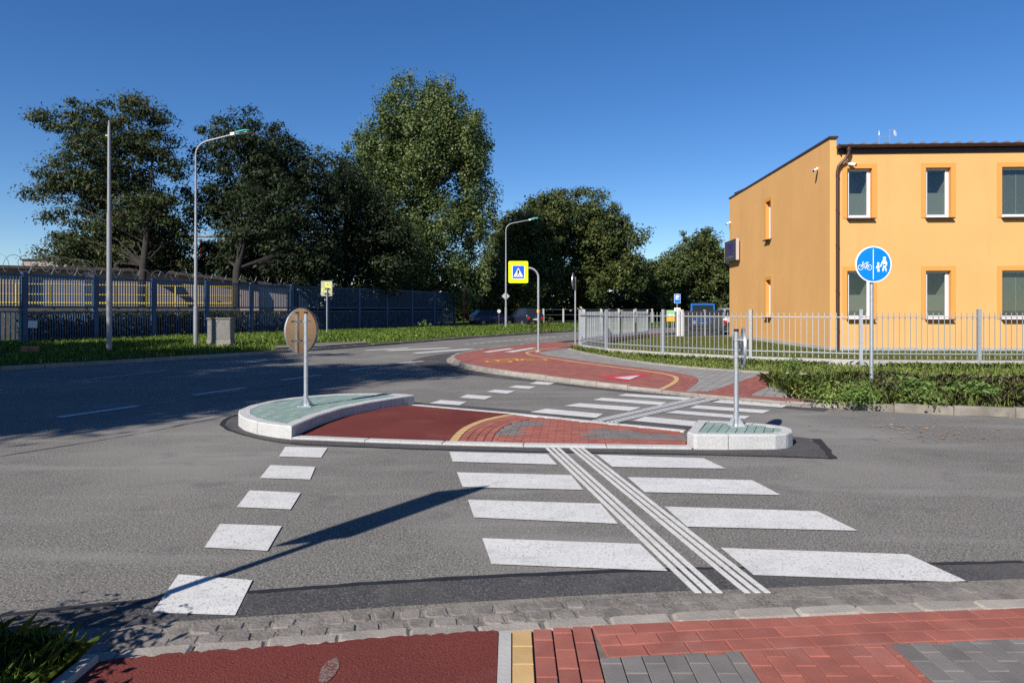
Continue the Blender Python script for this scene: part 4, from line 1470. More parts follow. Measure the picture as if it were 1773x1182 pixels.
def window(a, b, c, d, wide, base, rot):
    """frame (> pane, sill, surround, room, film or blind) in the plane x along the wall, y inward"""
    M = Matrix.Translation(Vector(base)) @ Matrix.Rotation(rot, 4, 'Z')
    fw, y0, y1 = .085, .15, .215

    def put(mb_):
        mb_.v = [tuple(M @ Vector(p)) for p in mb_.v]
        return mb_
    f = MB()
    f.box(((a + b) / 2, (y0 + y1) / 2, c + fw / 2 + .02), (b - a, y1 - y0, fw + .04))
    f.box(((a + b) / 2, (y0 + y1) / 2, d - fw / 2), (b - a, y1 - y0, fw))
    for x in (a + fw / 2, b - fw / 2):
        f.box((x, (y0 + y1) / 2, (c + d) / 2 + .02), (fw, y1 - y0, d - c - 2 * fw - .04))
    if wide:
        f.box(((a + b) / 2, (y0 + y1) / 2, (c + d) / 2 + .02), (fw * 1.1, y1 - y0, d - c - 2 * fw - .04))
    else:
        for x in (a + fw + .02, b - fw - .02):
            f.box((x, y0 + .010, (c + d) / 2 + .02), (.04, .05, d - c - 2 * fw - .05))
    fr = put(f).build('window', PVC, bld)
    put(MB().box(((a + b) / 2, y0 + .045, (c + d) / 2 + .02), (b - a - 2 * fw, .008, d - c - 2 * fw))).build('pane', GLASS, fr)
    put(MB().box(((a + b) / 2 + .02, .0, c - .03), (b - a + .08, .32, .05))).build('sill', BROWN, fr)
    s = MB()
    t = .17
    s.box((a - t / 2, -.012, (c + d) / 2 + t / 2 - .0), (t, .018, d - c + t)).box((b + t / 2, -.012, (c + d) / 2 + t / 2), (t, .018, d - c + t)).box(((a + b) / 2, -.012, d + t / 2), (b - a, .018, t))
    put(s).build('surround', ORANGE_TRIM, fr)
    r = MB()
    q = .9
    r.add([(a - .0, .31, c), (b, .31, c), (b, .31 + q, c), (a, .31 + q, c), (a, .31, d), (b, .31, d), (b, .31 + q, d), (a, .31 + q, d)],
          [(0, 1, 2, 3), (7, 6, 5, 4), (3, 2, 6, 7), (0, 3, 7, 4), (1, 5, 6, 2)])
    put(r).build('room', ROOM, fr)
    if wide:
        bl = MB()
        z = c + .16
        while z < d - .1:
            bl.box(((a + b) / 2, .27, z), (b - a - .1, .022, .004), mat=Matrix.Rotation(R(48), 3, 'X'))
            z += .026
        tag(put(bl).build('blind_slats', SLAT, fr), kind='stuff')
        put(MB().tube([(a + (b - a) * .27, .25, c + .15), (a + (b - a) * .27, .25, d - .15)], .006, 5)).build('blind_cord', PVC, fr)
    else:
        put(MB().box(((a + b) / 2, y0 + .062, (c + d) / 2 - .40), (b - a - 2 * fw, .006, (d - c) * .5 - fw))).build('frosted_film', FILM, fr)


for a, b, w in cols_:
    for c, d in FL:
        window(a, b, c, d, w, (0, 0, 0), 0)
for a, b, c, d in sholes:
    window(-b, -a, c, d, 0, (0, 0, 0), -PI / 2)

BM = Matrix.Translation((*BO, 0)) @ Matrix.Rotation(BR, 4, 'Z')


def onb(x, y, z):
    return tuple(BM @ Vector((x, y, z)))


def camera_thing(label, loc, aim):
    t = thing('security_camera', label, 'security camera', loc, 0, 'security cameras on the orange building')
    a = Vector(aim).normalized()
    mb_ = MB()
    mb_.tube([Vector((0, 0, 0)), a * .02 + Vector((0, 0, -.05)), a * .09 + Vector((0, 0, -.07))], .022, 8)
    mb_.build('bracket', PLASTIC_W, t, smooth=True)
    s_ = a * .09 + Vector((0, 0, -.07))
    MB().tube([s_ - a * .02, s_ + a * .02, s_ + a * .24 + Vector((0, 0, -.07))], [.045, .062, .06], 12).build('housing', PLASTIC_W, t, smooth=True)
    e = s_ + a * .242 + Vector((0, 0, -.071))
    MB().tube([e - a * .004, e + a * .012], .045, 12).build('lens', BLACK, t)
    MB().disc((0, 0, 0), a, .05, .02, 16).build('wall_plate', PLASTIC_W, t)


camera_thing('white security camera high on the orange side wall near its front corner', onb(-.01, 1.15, 7.13), (-.75, -.65, 0))
camera_thing('white security camera just right of the bent drainpipe under the eaves', onb(.62, -.02, 7.1), (.6, -.8, 0))
camera_thing('white security camera at the far back end of the orange side wall', onb(-.01, 13.85, 6.65), (-.8, -.5, 0))

sg = thing('wall_sign', 'dark grey sign board with purple emblem on the far end of the orange side wall', 'sign', onb(-.17, 12.95, 4.92), BR)
MB().box((0, 0, 0), (.16, 2.35, 1.16)).build('board', BOARD_DARK, sg)
MB().box((0, -1.19, 0), (.17, .03, 1.18)).box((0, 1.19, 0), (.17, .03, 1.18)).build('edge_trim', mat('sign_edge_trim', (.42, .36, .33), .5), sg)
e = MB()
side = lambda u, v: (-.083, -u, v)
for pl in ([(-.55, .02), (-.5, .28), (-.15, .36), (.1, .2)], [(-.35, -.02), (-.1, .18), (.2, .1)], [(.02, -.08), (.12, .3), (.5, .34), (.58, .06), (.3, -.06)], [(-.2, -.14), (.1, -.18), (.3, -.12)]):
    stroke(e, pl, .11, side)
e.build('emblem', PURPLE, sg)
e = MB()
for k in range(9):
    stroke(e, [(-.8 + k * .18, -.36), (-.8 + k * .18 + .1, -.36)], .05 if k != 4 else .16, side)
e.build('small_print', DISC_GREY, sg)

an = thing('roof_antenna', 'thin television antenna mast with small white dish on the orange building roof', 'antenna', onb(3.75, 3.2, 8.62))
an.scale = (0.52, 0.52, 0.86)
MB().tube([(0, 0, -.75), (0, 0, .62)], .022, 6).build('mast', ZINC, an)
MB().tube([(-.85, .0, -.75), (-.85, 0, .32)], .022, 6).tube([(-.85, 0, .22), (0, 0, .26)], .016, 6).tube([(0, 0, .26), (.35, 0, .28)], .016, 6).build('bracket', ZINC, an)
MB().tube([(-.85, 0, .32), (-.85, 0, .55)], [.05, .02], 8).build('receiver', PVC, an)
MB().disc((.42, -.04, .42), (.5, -.85, .2), .17, .03, 18).build('dish', PVC, an)
b_ = MB()
b_.tube([(.3, 0, .62), (1.25, 0, .84)], .012, 6)
for k in range(6):
    b_.tube([(.35 + k * .15, -.22, .63 + k * .035), (.35 + k * .15, .22, .63 + k * .035)], .007, 4)
b_.tube([(0, 0, .56), (.35, 0, .63)], .012, 6)
b_.build('boom', DISC_GREY, an)

# ------------------------------------------------------------------ galvanised fence round the lawn
def fence_run(root, line, spacing, zb, zt, rail_z, post_h, mats, pr, posts=True, pick='picket', limit=10 ** 9, pw=.035):
    cnt = 0
    for i, (p, q) in enumerate(zip(line, line[1:])):
        L = math.hypot(q[0] - p[0], q[1] - p[1])
        ang = math.atan2(q[1] - p[1], q[0] - p[0])
        for z in rail_z:
            MB().box(((p[0] + q[0]) / 2, (p[1] + q[1]) / 2, z), (L - .09, .028, .028), ang).build('rail', mats, root)
        n = max(1, round((L - .1) / spacing))
        for k in range(1, n):
            t = k / n
            x, y = p[0] + (q[0] - p[0]) * t, p[1] + (q[1] - p[1]) * t
            ox, oy = math.sin(ang) * .026, -math.cos(ang) * .026
            inst('picket', pr, root, (x + ox, y + oy, 0), ang)
            cnt += 1
    return cnt


fen = thing('metal_fence', 'light grey picket fence on a low concrete wall round the lawn of the building', 'fence')
pk = MB().box((0, 0, .905), (.016, .016, 1.23)).mesh('picket', ZINC_DULL)
RZ = (0.43, 1.40)
line_main = FEN[1:]
c1 = fence_run(fen, line_main, .139, .29, 1.52, RZ, 1.6, ZINC_DULL, pk)
c2 = fence_run(fen, FEN2, .139, .29, 1.52, RZ, 1.6, ZINC_DULL, pk)
pm = MB().box((0, 0, .83), (.085, .085, 1.54)).box((0, 0, 1.604), (.092, .092, .012)).mesh('post', ZINC_DULL)
for i, p in enumerate(line_main + FEN2[1:]):
    L_ = line_main + FEN2[1:]
    a_, b_ = L_[max(i - 1, 0)], L_[min(i + 1, len(L_) - 1)]
    inst('post', pm, fen, (*p, 0), math.atan2(b_[1] - a_[1], b_[0] - a_[0]))
for i, (p, q) in enumerate(zip((line_main + FEN2[1:]), (line_main + FEN2[1:])[1:])):
    L = math.hypot(q[0] - p[0], q[1] - p[1])
    MB().box(((p[0] + q[0]) / 2, (p[1] + q[1]) / 2, .13), (L - .07, .07, .27), math.atan2(q[1] - p[1], q[0] - p[0])).build('base_wall', CONC, fen)

gate = thing('slatted_gate', 'dark see-through slatted gate between white posts in front of the blue van', 'gate')
g0, g1 = (9.68, 39.7), (12.9, 41.3)
ga_ = math.atan2(g1[1] - g0[1], g1[0] - g0[0])
gl_ = math.hypot(g1[0] - g0[0], g1[1] - g0[1])
for t in (0, .07, .55):
    MB().box((g0[0] + (g1[0] - g0[0]) * t, g0[1] + (g1[1] - g0[1]) * t, .8), (.16 if t < .1 else .1, .12, 1.6), ga_).build('post', PVC if t < .1 else ZINC_DULL, gate)
for k in range(14):
    z = .12 + k * .105
    MB().box(((g0[0] + g1[0]) / 2 + .1, (g0[1] + g1[1]) / 2 + .05, z), (gl_ - .35, .03, .082), ga_).build('slat', GATE_DARK, gate)
for k in range(10):
    t = .1 + k * .09
    MB().box((g0[0] + (g1[0] - g0[0]) * t + .02, g0[1] + (g1[1] - g0[1]) * t + .09, .8), (.03, .03, 1.5), ga_).build('upright', GATE_DARK, gate)

# ------------------------------------------------------------------ signs
def pole_clamp(mb_, x, y, z, r):
    mb_.tube([(x, y, z - .02), (x, y, z + .02)], r * 1.18, 14)


def foot(root, h0=.16, r=.034):
    f = MB()
    f.box((0, 0, .008), (.2, .2, .016)).tube([(0, 0, .01), (0, 0, h0)], r * 1.25, 14)
    for k in range(4):
        a = PI / 4 + k * PI / 2
        f.add([(math.cos(a) * r, math.sin(a) * r, .016), (math.cos(a) * .12, math.sin(a) * .12, .016), (math.cos(a) * r, math.sin(a) * r, h0 * .8),
               (math.cos(a) * r + .006 * math.sin(a), math.sin(a) * r - .006 * math.cos(a), .016), (math.cos(a) * .12 + .006 * math.sin(a), math.sin(a) * .12 - .006 * math.cos(a), .016), (math.cos(a) * r + .006 * math.sin(a), math.sin(a) * r - .006 * math.cos(a), h0 * .8)],
              [(0, 1, 2), (5, 4, 3), (0, 3, 4, 1), (1, 4, 5, 2)])
    f.build('foot_plate', ZINC, root, smooth=False)


def disc_sign(name, label, loc, poleh, zc_, rad, nrm, back, poler=.03, with_foot=True, face=BLUE_DEEP, gap=.06):
    """round plate on a pole; nrm points out of the printed face, the plate stands in front of the pole on that side"""
    root = thing(name, label, 'road sign', loc)
    n = Vector((*nrm, 0)).normalized()
    MB().tube([(0, 0, 0), (0, 0, poleh)], poler, 16).build('pole', ZINC, root, smooth=True)
    MB().tube([(0, 0, poleh - .005), (0, 0, poleh + .025)], poler * 1.03, 16).build('pole_cap', BLACK, root, smooth=True)
    if with_foot:
        foot(root, .17, poler)
    c = Vector((0, 0, zc_)) + n * (poler + gap)
    MB().disc(c, n, rad, .006, 56).build('plate', back, root)
    rim = MB()
    s = Vector((0, 0, 1)).cross(n)
    N_ = 56
    for i in range(N_):
        a0, a1 = 2 * PI * i / N_, 2 * PI * (i + 1) / N_
        P = lambda a, r_, d: c + s * (math.cos(a) * r_) + Vector((0, 0, math.sin(a) * r_)) + n * d
        rim.add([P(a0, rad, .006), P(a1, rad, .006), P(a1, rad, -.022), P(a0, rad, -.022), P(a0, rad - .004, -.022), P(a1, rad - .004, -.022), P(a1, rad - .004, .006), P(a0, rad - .004, .006)],
                [(0, 1, 2, 3), (3, 2, 5, 4), (4, 5, 6, 7)])
    rim.build('rim', ZINC, root)
    MB().disc(c + n * .006, n, rad - .006, .003, 48).build('printed_face', face, root)
    br = MB()
    ang = math.atan2(s.y, s.x)
    for z in (zc_ + rad * .42, zc_ - rad * .42):
        br.box(c + Vector((0, 0, z - zc_)) - n * .018, (rad * 1.05, .024, .022), ang)
        br.tube([(0, 0, z - .016), (0, 0, z + .016)], poler * 1.15, 14)
        br.box(n * (poler + gap * .4) + Vector((0, 0, z)), (.05, gap, .02), ang)
    br.build('bracket', DISC_GREY, root)
    return root


disc_sign('round_sign', 'tan back of the large round sign on the left end of the island', (-3.08, 10.2, .16), 1.385, 1.12, .345, (-.90, .44), DISC_BACK, .030)
disc_sign('round_sign', 'small round sign seen almost edge-on on the right end of the island', (2.75, 8.37, .168), 1.17, .965, .245, (.972, -.236), DISC_GREY, .029)
disc_sign('round_sign', 'dull purple back of a round sign on a tall pole by the fence corner', (*G2(996, 598, .06), .05), 2.9, 2.78, .35, (-.97, .25), mat('sign_back_purple', (0.12, 0.10, 0.16), .5), .032, False)

root = thing('shared_path_sign', 'round blue sign with white bicycle and two white walkers in front of the orange building', 'road sign', (6.90, 13.1, .08))
MB().tube([(0, 0, 0), (0, 0, 2.62)], .035, 16).build('pole', ZINC, root, smooth=True)
Z0 = 2.385
MB().disc((0, -.06, Z0), (0, 1, 0), .345, .02, 64).build('plate', WHITE_SIGN, root)
MB().disc((0, -.0725, Z0), (0, 1, 0), .322, .004, 64).build('blue_field', BLUE_SIGN, root)
MB().box((-.008, -.0765, Z0), (.012, .003, .58)).build('divider', WHITE_SIGN, root)
pm_ = MB()
fp = lambda u, v: (u, -.0765, Z0 + v)
bs_ = .165
for pl, w in [(ring(.29, 22, (-.5, -.28)), .05), (ring(.29, 22, (.5, -.28)), .05), ([(-.5, -.28), (-.2, .12), (.3, .12), (.05, -.3), (-.24, .1)], .06),
              ([(.05, -.3), (.5, -.28), (.28, .1)], .05), ([(.28, .1), (.24, .26)], .06), ([(.1, .27), (.42, .27)], .08), ([(-.24, .08), (-.3, .3)], .06), ([(-.3, .3), (-.12, .34)], .07), ([(.05, -.3), (.0, -.48)], .06)]:
    stroke(pm_, [(u * bs_ - .166, v * bs_ - .012) for u, v in pl], w * .19, fp)
pm_.build('bicycle_symbol', WHITE_SIGN, root)
wk = MB()
wk.tube([(.205, -.0750, Z0 + .115), (.205, -.0785, Z0 + .115)], .026, 16)
wk.add([fp(.175, .12), fp(.235, .12), fp(.228, .142), fp(.182, .142)], [(0, 1, 2, 3)])
for pl, w in (([(.203, .09), (.205, -.02)], .055), ([(.198, .0), (.19, -.06), (.172, -.135)], .028), ([(.213, .0), (.222, -.06), (.24, -.135)], .028),
              ([(.165, -.132), (.185, -.132)], .018), ([(.225, -.132), (.252, -.132)], .018), ([(.18, .075), (.155, .02), (.128, -.05)], .022), ([(.225, .075), (.25, .02), (.238, -.03)], .022)):
    stroke(wk, pl, w, fp)
wk.build('adult_symbol', WHITE_SIGN, root)
wk = MB()
wk.tube([(.088, -.0750, Z0 + .012), (.088, -.0785, Z0 + .012)], .02, 14)
for pl, w in (([(.07, .03), (.104, .03)], .014), ([(.088, -.01), (.09, -.09)], .04), ([(.082, -.08), (.080, -.14)], .018), ([(.1, -.08), (.104, -.14)], .018), ([(.07, -.02), (.045, -.08)], .015), ([(.1, -.03), (.13, -.052)], .015)):
    stroke(wk, pl, w, fp)
wk.build('child_symbol', WHITE_SIGN, root)
cl = MB()
for z in (Z0 + .15, Z0 - .15):
    pole_clamp(cl, 0, 0, z, .035)
    cl.box((0, -.045, z), (.06, .03, .03))
cl.build('clamp', ZINC, root)

# pedestrian crossing sign on its bent pole
px, py_ = .94, 24.4
root = thing('pedestrian_crossing_sign', 'square fluorescent yellow pedestrian crossing sign hanging from a curved pole at the pavement corner', 'road sign', (px, py_, .07))
arc = [(0, 0, 0), (0, 0, 2.1), (0, 0, 2.55)] + [(-.34 + .34 * math.cos(a), 0, 2.68 + .34 * math.sin(a)) for a in np.linspace(0, PI / 2, 9)] + [(-.62, 0, 3.02)]
MB().tube(arc, .036, 14).build('pole', ZINC, root, smooth=True)
MB().tube([(0, 0, 0), (0, 0, .06)], .11, 14).build('foot_plate', CONC, root)
MB().tube([(0, 0, 1.42), (0, 0, 1.53)], .052, 12).build('yellow_band', ORANGEB, root)


def rrect(w, h, r, n=5):
    pts_ = []
    for cx_, cy_, a0 in ((w / 2 - r, h / 2 - r, 0), (-w / 2 + r, h / 2 - r, PI / 2), (-w / 2 + r, -h / 2 + r, PI), (w / 2 - r, -h / 2 + r, 1.5 * PI)):
        for k in range(n + 1):
            a = a0 + PI / 2 * k / n
            pts_.append((cx_ + r * math.cos(a), cy_ + r * math.sin(a)))
    return pts_


def plate(name, poly, y0, y1, cx_, cz_, m, parent):
    q_ = MB()
    n = len(poly)
    q_.add([(cx_ + u, y0, cz_ + v) for u, v in poly] + [(cx_ + u, y1, cz_ + v) for u, v in poly],
           [tuple(range(n)), tuple(range(2 * n - 1, n - 1, -1))] + [(j, i, n + i, n + j) for i, j in ((i, (i + 1) % n) for i in range(n))])
    return q_.build(name, m, parent)


SX, SZ = -.715, 2.87
plate('yellow_panel', rrect(.70, .78, .05), -.055, -.045, SX, SZ, FLUO, root)
plate('white_border', rrect(.44, .48, .03), -.060, -.0555, SX, SZ + .0, WHITE_SIGN, root)
plate('blue_field', rrect(.41, .45, .025), -.064, -.0605, SX, SZ, BLUE_DEEP, root)
plate('white_triangle', [(-.175, -.165), (.175, -.165), (0, .165)], -.068, -.0645, SX, SZ - .01, WHITE_SIGN, root)
wk = MB()
fq = lambda u, v: (SX + u, -.0695, SZ + v)
wk.tube([(SX, -.0683, SZ + .072), (SX, -.072, SZ + .072)], .021, 12)
for pl, w in (([(0, .05), (.0, -.03)], .052), ([(-.008, -.02), (-.03, -.085), (-.05, -.15)], .026), ([(.008, -.02), (.022, -.085), (.045, -.15)], .026),
              ([(-.02, .045), (-.055, -.02)], .018), ([(.02, .045), (.05, -.02)], .018)):
    stroke(wk, pl, w, fq)
for k in range(5):
    stroke(wk, [(-.14 + k * .065, -.172), (-.118 + k * .065, -.15)], .018, fq)
wk.build('walking_figure', BLACK, root)
cl = MB()
cl.box((-.56, -.03, 3.02), (.1, .04, .03)).box((SX + .2, -.036, 3.02), (.35, .018, .03))
cl.build('clamp', ZINC, root)


def text(body, size, loc, m, parent, name='lettering', rz=0.0):
    c_ = bpy.data.curves.new(name, 'FONT')
    c_.body = body
    c_.size = size
    c_.extrude = .002
    c_.align_x = 'CENTER'
    c_.align_y = 'CENTER'
    c_.materials.append(m)
    t_ = bpy.data.objects.new(name, c_)
    COL.objects.link(t_)
    bpy.context.view_layer.update()
    me_ = bpy.data.meshes.new_from_object(t_.evaluated_get(bpy.context.evaluated_depsgraph_get()))
    bpy.data.objects.remove(t_)
    o_ = bpy.data.objects.new(name, me_)
    o_.location = loc
    o_.rotation_euler = (R(90), 0, rz)
    return link(o_, parent)


Yl = 38.0
root = thing('fuel_sign', 'weathered greenish panel reading LPG with a left arrow on a pole in the verge grass', 'sign', (xat(566, Yl), Yl, .2))
MB().tube([(0, 0, -.05), (0, 0, 2.62)], .032, 10).build('pole', ZINC, root, smooth=True)
plate('panel', rrect(.62, .84, .04), .05, .07, -.03, 2.58, LPG_GREY, root)
plate('yellow_field', rrect(.41, .27, .01), .044, .049, .045, 2.75, LPG_YEL, root)
plate('yellow_field', rrect(.27, .15, .01), .044, .049, -.17, 2.49, LPG_YEL, root)
text('LPG', .24, (.045, .042, 2.75), BLACK, root)
MB().add([(-.27, .040, 2.49), (-.19, .040, 2.445), (-.19, .040, 2.535)], [(0, 1, 2)]).add([(-.19, .040, 2.475), (-.05, .040, 2.475), (-.05, .040, 2.505), (-.19, .040, 2.505)], [(0, 1, 2, 3)]).build('arrow', BLACK, root)
cl = MB()
for z in (2.6, 2.3):
    cl.box((-.02, .0, z), (.26, .09, .03))
cl.build('clamp', BLACK, root)

Yp = 55.0
root = thing('blue_info_sign', 'tall blue information sign with white square and small white plate on the far pavement', 'road sign', (xat(1172.5, Yp), Yp, .05))
MB().tube([(0, 0, 0), (0, 0, 2.85)], .035, 10).build('pole', ZINC, root)
plate('panel', rrect(.5, .74, .03), -.06, -.045, 0, zup(517, Yp) - .05, WHITE_SIGN, root)
plate('blue_field', rrect(.46, .70, .03), -.066, -.061, 0, zup(517, Yp) - .05, BLUE_SIGN, root)
plate('white_square', rrect(.27, .34, .02), -.072, -.067, 0, zup(517, Yp) + .05, WHITE_SIGN, root)
plate('dark_symbol', [(-.02, -.12), (.09, -.12), (.09, .0), (.03, .03), (-.02, -.02)], -.078, -.073, .02, zup(517, Yp) + .05, BLACK, root)
plate('small_plate', rrect(.5, .3, .02), -.06, -.045, 0, zup(536, Yp) - .05, WHITE_SIGN, root)
plate('small_bar', rrect(.3, .06, .01), -.066, -.061, 0, zup(536.5, Yp) - .05, BLACK, root)

Yb = 52.0
root = thing('advert_board', 'small board, pale green above and amber below, standing on grass by the gate', 'sign', (xat(1161, Yb), Yb, .05))
MB().tube([(-.2, .02, -.02), (-.2, .02, .9)], .03, 8).tube([(.22, .02, -.02), (.22, .02, .9)], .03, 8).build('leg', ZINC, root)
plate('upper_panel', rrect(.62, .46, .02), -.03, -.01, 0, 1.28, GREENB, root)
plate('lower_panel', rrect(.62, .36, .02), -.03, -.01, 0, .84, ORANGEB, root)
plate('white_strip', rrect(.56, .12, .01), -.036, -.031, 0, 1.13, WHITE_SIGN, root)

# diamond sign back and its pole lie behind the second lamp post
Yd = 54.5
root = thing('diamond_sign', 'grey back of a diamond shaped road sign behind the second lamp post', 'road sign', (xat(875.5, Yd), Yd, .1))
MB().tube([(0, 0, -.05), (0, 0, 2.9)], .035, 8).build('pole', ZINC, root)
plate('plate', [(0, -.32), (.32, 0), (0, .32), (-.32, 0)], .05, .06, 0, zup(512.5, Yd) - .1, mat('sign_back_pale', (0.34, 0.36, 0.38), .5), root)
root = thing('small_white_sign', 'little pale round sign on a low post in front of the parked dark blue car', 'road sign', (xat(864, 58), 58, .15))
MB().tube([(0, 0, -.05), (0, 0, 1.3)], .025, 8).build('pole', RUST, root)
MB().disc((0, -.04, 1.32), (0, 1, 0), .15, .015, 20).build('plate', mat('sign_pale_grey', (0.5, 0.5, 0.52), .5), root)

# sign post standing left of the bike path, outside the picture; its shadow crosses the road
root = thing('direction_sign_post', 'tall rectangular sign on a grey post in the grass left of the bike path', 'road sign', (-2.86, 2.50, .04))
MB().tube([(0, 0, -.02), (0, 0, 3.1)], .035, 14).build('pole', ZINC, root, smooth=True)
MB().box((.0, .06, 2.47), (.50, .02, 1.22), R(22)).build('panel', DISC_GREY, root)
MB().box((.0, .04, 2.8), (.3, .05, .04), R(22)).box((.0, .04, 2.1), (.3, .05, .04), R(22)).build('bracket', ZINC, root)


# ------------------------------------------------------------------ lamp posts
def lamp(name, label, loc, h, reach, r0, hd, group, rzl=0.0):
    root = thing(name, label, 'street lamp', loc, rzl, group)
    MB().tube([(0, 0, -.1), (0, 0, 1.55), (0, 0, 1.6)], [r0 * 1.15, r0 * 1.12, r0 * 1.1], 14).build('base_section', POLE_GREY, root, smooth=True)
    MB().tube([(0, 0, 1.6), (0, 0, h * .52), (0, 0, h * .525), (0, 0, h - .9)], [r0 * .85, r0 * .74, r0 * .62, r0 * .48], 14).build('pole', POLE_GREY, root, smooth=True)
    a = [(0, 0, h - .9)] + [(.62 - .62 * math.cos(t), 0, h - .9 + .55 * math.sin(t)) for t in np.linspace(.15, PI * .42, 7)]
    a += [(reach - .55, 0, h - .12)]
    MB().tube(a, [r0 * .46] * (len(a) - 1) + [r0 * .36], 12).build('arm', POLE_GREY, root, smooth=True)
    n = Vector((1, 0, .22)).normalized()
    M = Matrix.Rotation(-math.atan(.22), 3, 'Y')
    hb = MB()
    c = Vector((reach - .28, 0, h - .05))
    hb.box(c - n * .29, (.16, .17, .11), mat=M)
    hb.build('lamp_neck', PVC, root)
    hm = MB()
    rings = [(-.22, .08, .05), (-.15, .13, .085), (.05, .15, .09), (.25, .13, .07), (.36, .06, .03)]
    vs_ = []
    for u, w, t in rings:
        for k in range(10):
            an_ = 2 * PI * k / 10
            vs_.append(tuple(c + M @ Vector((u, math.cos(an_) * w, max(-.02, math.sin(an_) * t)))))
    fs = [(r_ * 10 + k, r_ * 10 + (k + 1) % 10, (r_ + 1) * 10 + (k + 1) % 10, (r_ + 1) * 10 + k) for r_ in range(4) for k in range(10)]
    fs += [tuple(range(9, -1, -1)), tuple(range(40, 50))]
    hm.add(vs_, fs).build('lamp_head', hd, root, smooth=True)
    MB().box(c + M @ Vector((.06, 0, -.03)), (.42, .2, .03), mat=M).build('lamp_lens', WHITE_SIGN, root)
    return root


lg = 'street lamps along the main road'
lamp('street_lamp', 'nearest tall grey lamp post with teal head, beside the utility cabinet', (*G2(339, 602, .15), .13), 8.25, 1.98, .075, TEAL_HEAD, lg)
lamp('street_lamp', 'grey lamp post with teal head behind the yellow crossing sign', (*G2(876, 570.5, .15), .15), 8.1, 2.3, .08, TEAL_HEAD, lg)
lamp('street_lamp', 'distant pale lamp post above the blue information sign', (xat(1160, 100), 100, .0), 7.5, 2.5, .09, PVC, lg)
root = thing('bare_pole', 'tall tapering grey pole without a lamp at the far roadside on the left', 'pole', (*G2(189, 611, .15), .12))
MB().tube([(-.0, 0, -.1), (0, 0, 4.7)], [.085, .072], 14).build('lower_section', POLE_GREY, root, smooth=True)
MB().tube([(0, 0, 4.7), (0, 0, 7.62)], [.06, .045], 12).build('upper_section', POLE_GREY, root, smooth=True)
MB().tube([(0, 0, 7.62), (0, 0, 7.8)], [.035, .025], 8).box((-.06, 0, 7.3), (.1, .05, .05)).build('pole_cap', POLE_GREY, root)

# ------------------------------------------------------------------ cabinet, bricks
cb = thing('utility_cabinet', 'grey concrete utility cabinet standing in the verge grass by the lamp post', 'cabinet', (xat(383, 26.2), 26.2, .12))
MB().box((0, 0, .16), (.9, .48, .34)).build('plinth', CABIN, cb)
MB().box((0, 0, .73), (.86, .44, .80)).build('body', CABIN, cb)
MB().box((0, -.223, .73), (.80, .012, .72)).build('door', mat('cabinet_door', (0.16, 0.155, 0.145), .8, noise=.2), cb)
MB().box((0, 0, 1.15), (.92, .52, .04)).build('lid', CABIN, cb)
MB().box((-.06, -.24, 1.05), (.07, .03, .025)).build('handle', ZINC, cb)
bq = [(-.14, 0, .045, 0, 'red clay brick at the lower left of the small heap on the verge'), (.13, .02, .045, .1, 'red clay brick at the lower right of the small heap on the verge'),
      (-.12, .01, .125, .06, 'red clay brick on top of the left side of the verge heap'), (.14, .01, .125, -.12, 'red clay brick on top of the right side of the verge heap')]
bx0 = G2(51, 610, .2)
for dx, dy, dz, rz, lb in bq:
    o = MB().box((0, 0, 0), (.25, .13, .078)).build('clay_brick', CLAY)
    o.location = (bx0[0] + dx * 1.05, bx0[1] + dy, .215 + dz * 1.15)
    o.rotation_euler = (0, 0, rz)
    tag(o, lb, 'brick', 'clay bricks heaped on the verge')

# ------------------------------------------------------------------ blue fence, razor wire
FB = FX[2:]
bf = thing('blue_fence', 'long dark blue two-tier steel picket fence behind the verge grass', 'fence')
lowm = MB().box((0, 0, .91), (.045, .025, 1.2)).mesh('picket', BFENCE)
upm = MB().box((0, 0, 2.36), (.045, .025, 1.30)).mesh('picket', BFENCE)
bpm = MB().box((0, 0, 1.62), (.19, .15, 2.96)).box((0, 0, 3.11), (.2, .16, .03)).mesh('post', BFENCE)
restlow, restup = MB(), MB()
npick = 0
for i, (p, q) in enumerate(zip(FB, FB[1:])):
    L = math.hypot(q[0] - p[0], q[1] - p[1])
    ang = math.atan2(q[1] - p[1], q[0] - p[0])
    mid = ((p[0] + q[0]) / 2, (p[1] + q[1]) / 2)
    teal = i == 1
    for z, hh in ((.30, .06), (1.50, .07), (1.71, .09), (3.02, .06)):
        if teal and z < 1.6:
            continue
        MB().box((*mid, z), (L - .2, .05, hh), ang).build('rail', BFENCE, bf)
    n = round((L - .2) / .125)
    for k in range(n):
        t = (.1 + (L - .2) * (k + .5) / n) / L
        x, y = p[0] + (q[0] - p[0]) * t, p[1] + (q[1] - p[1]) * t
        if 2 <= i <= 4 or i == 1:
            if not teal:
                inst('picket', lowm, bf, (x, y, 0), ang)
                npick += 1
            inst('picket', upm, bf, (x, y, 0), ang)
            npick += 1
        else:
            restlow.box((x, y, .91), (.045, .025, 1.2), ang)
            restup.box((x, y, 2.36), (.045, .025, 1.30), ang)
rest = MB()
rest.add(restlow.v, restlow.f).add(restup.v, restup.f)
tag(rest.build('pickets', BFENCE, bf), kind='stuff')
for p, a_, b_ in zip(FB, [FB[0]] + FB[:-1], FB[1:] + [FB[-1]]):
    inst('post', bpm, bf, (*p, 0), math.atan2(b_[1] - a_[1], b_[0] - a_[0]))
tg = thing('teal_gate', 'faded teal lower gate panel with rusty pickets at the left end of the blue fence', 'gate')
p, q = FB[1], FB[2]
L = math.hypot(q[0] - p[0], q[1] - p[1])
ang = math.atan2(q[1] - p[1], q[0] - p[0])
for z in (.30, 1.52):
    MB().box(((p[0] + q[0]) / 2, (p[1] + q[1]) / 2, z), (L - .32, .05, .07), ang).build('rail', TEALF, tg)
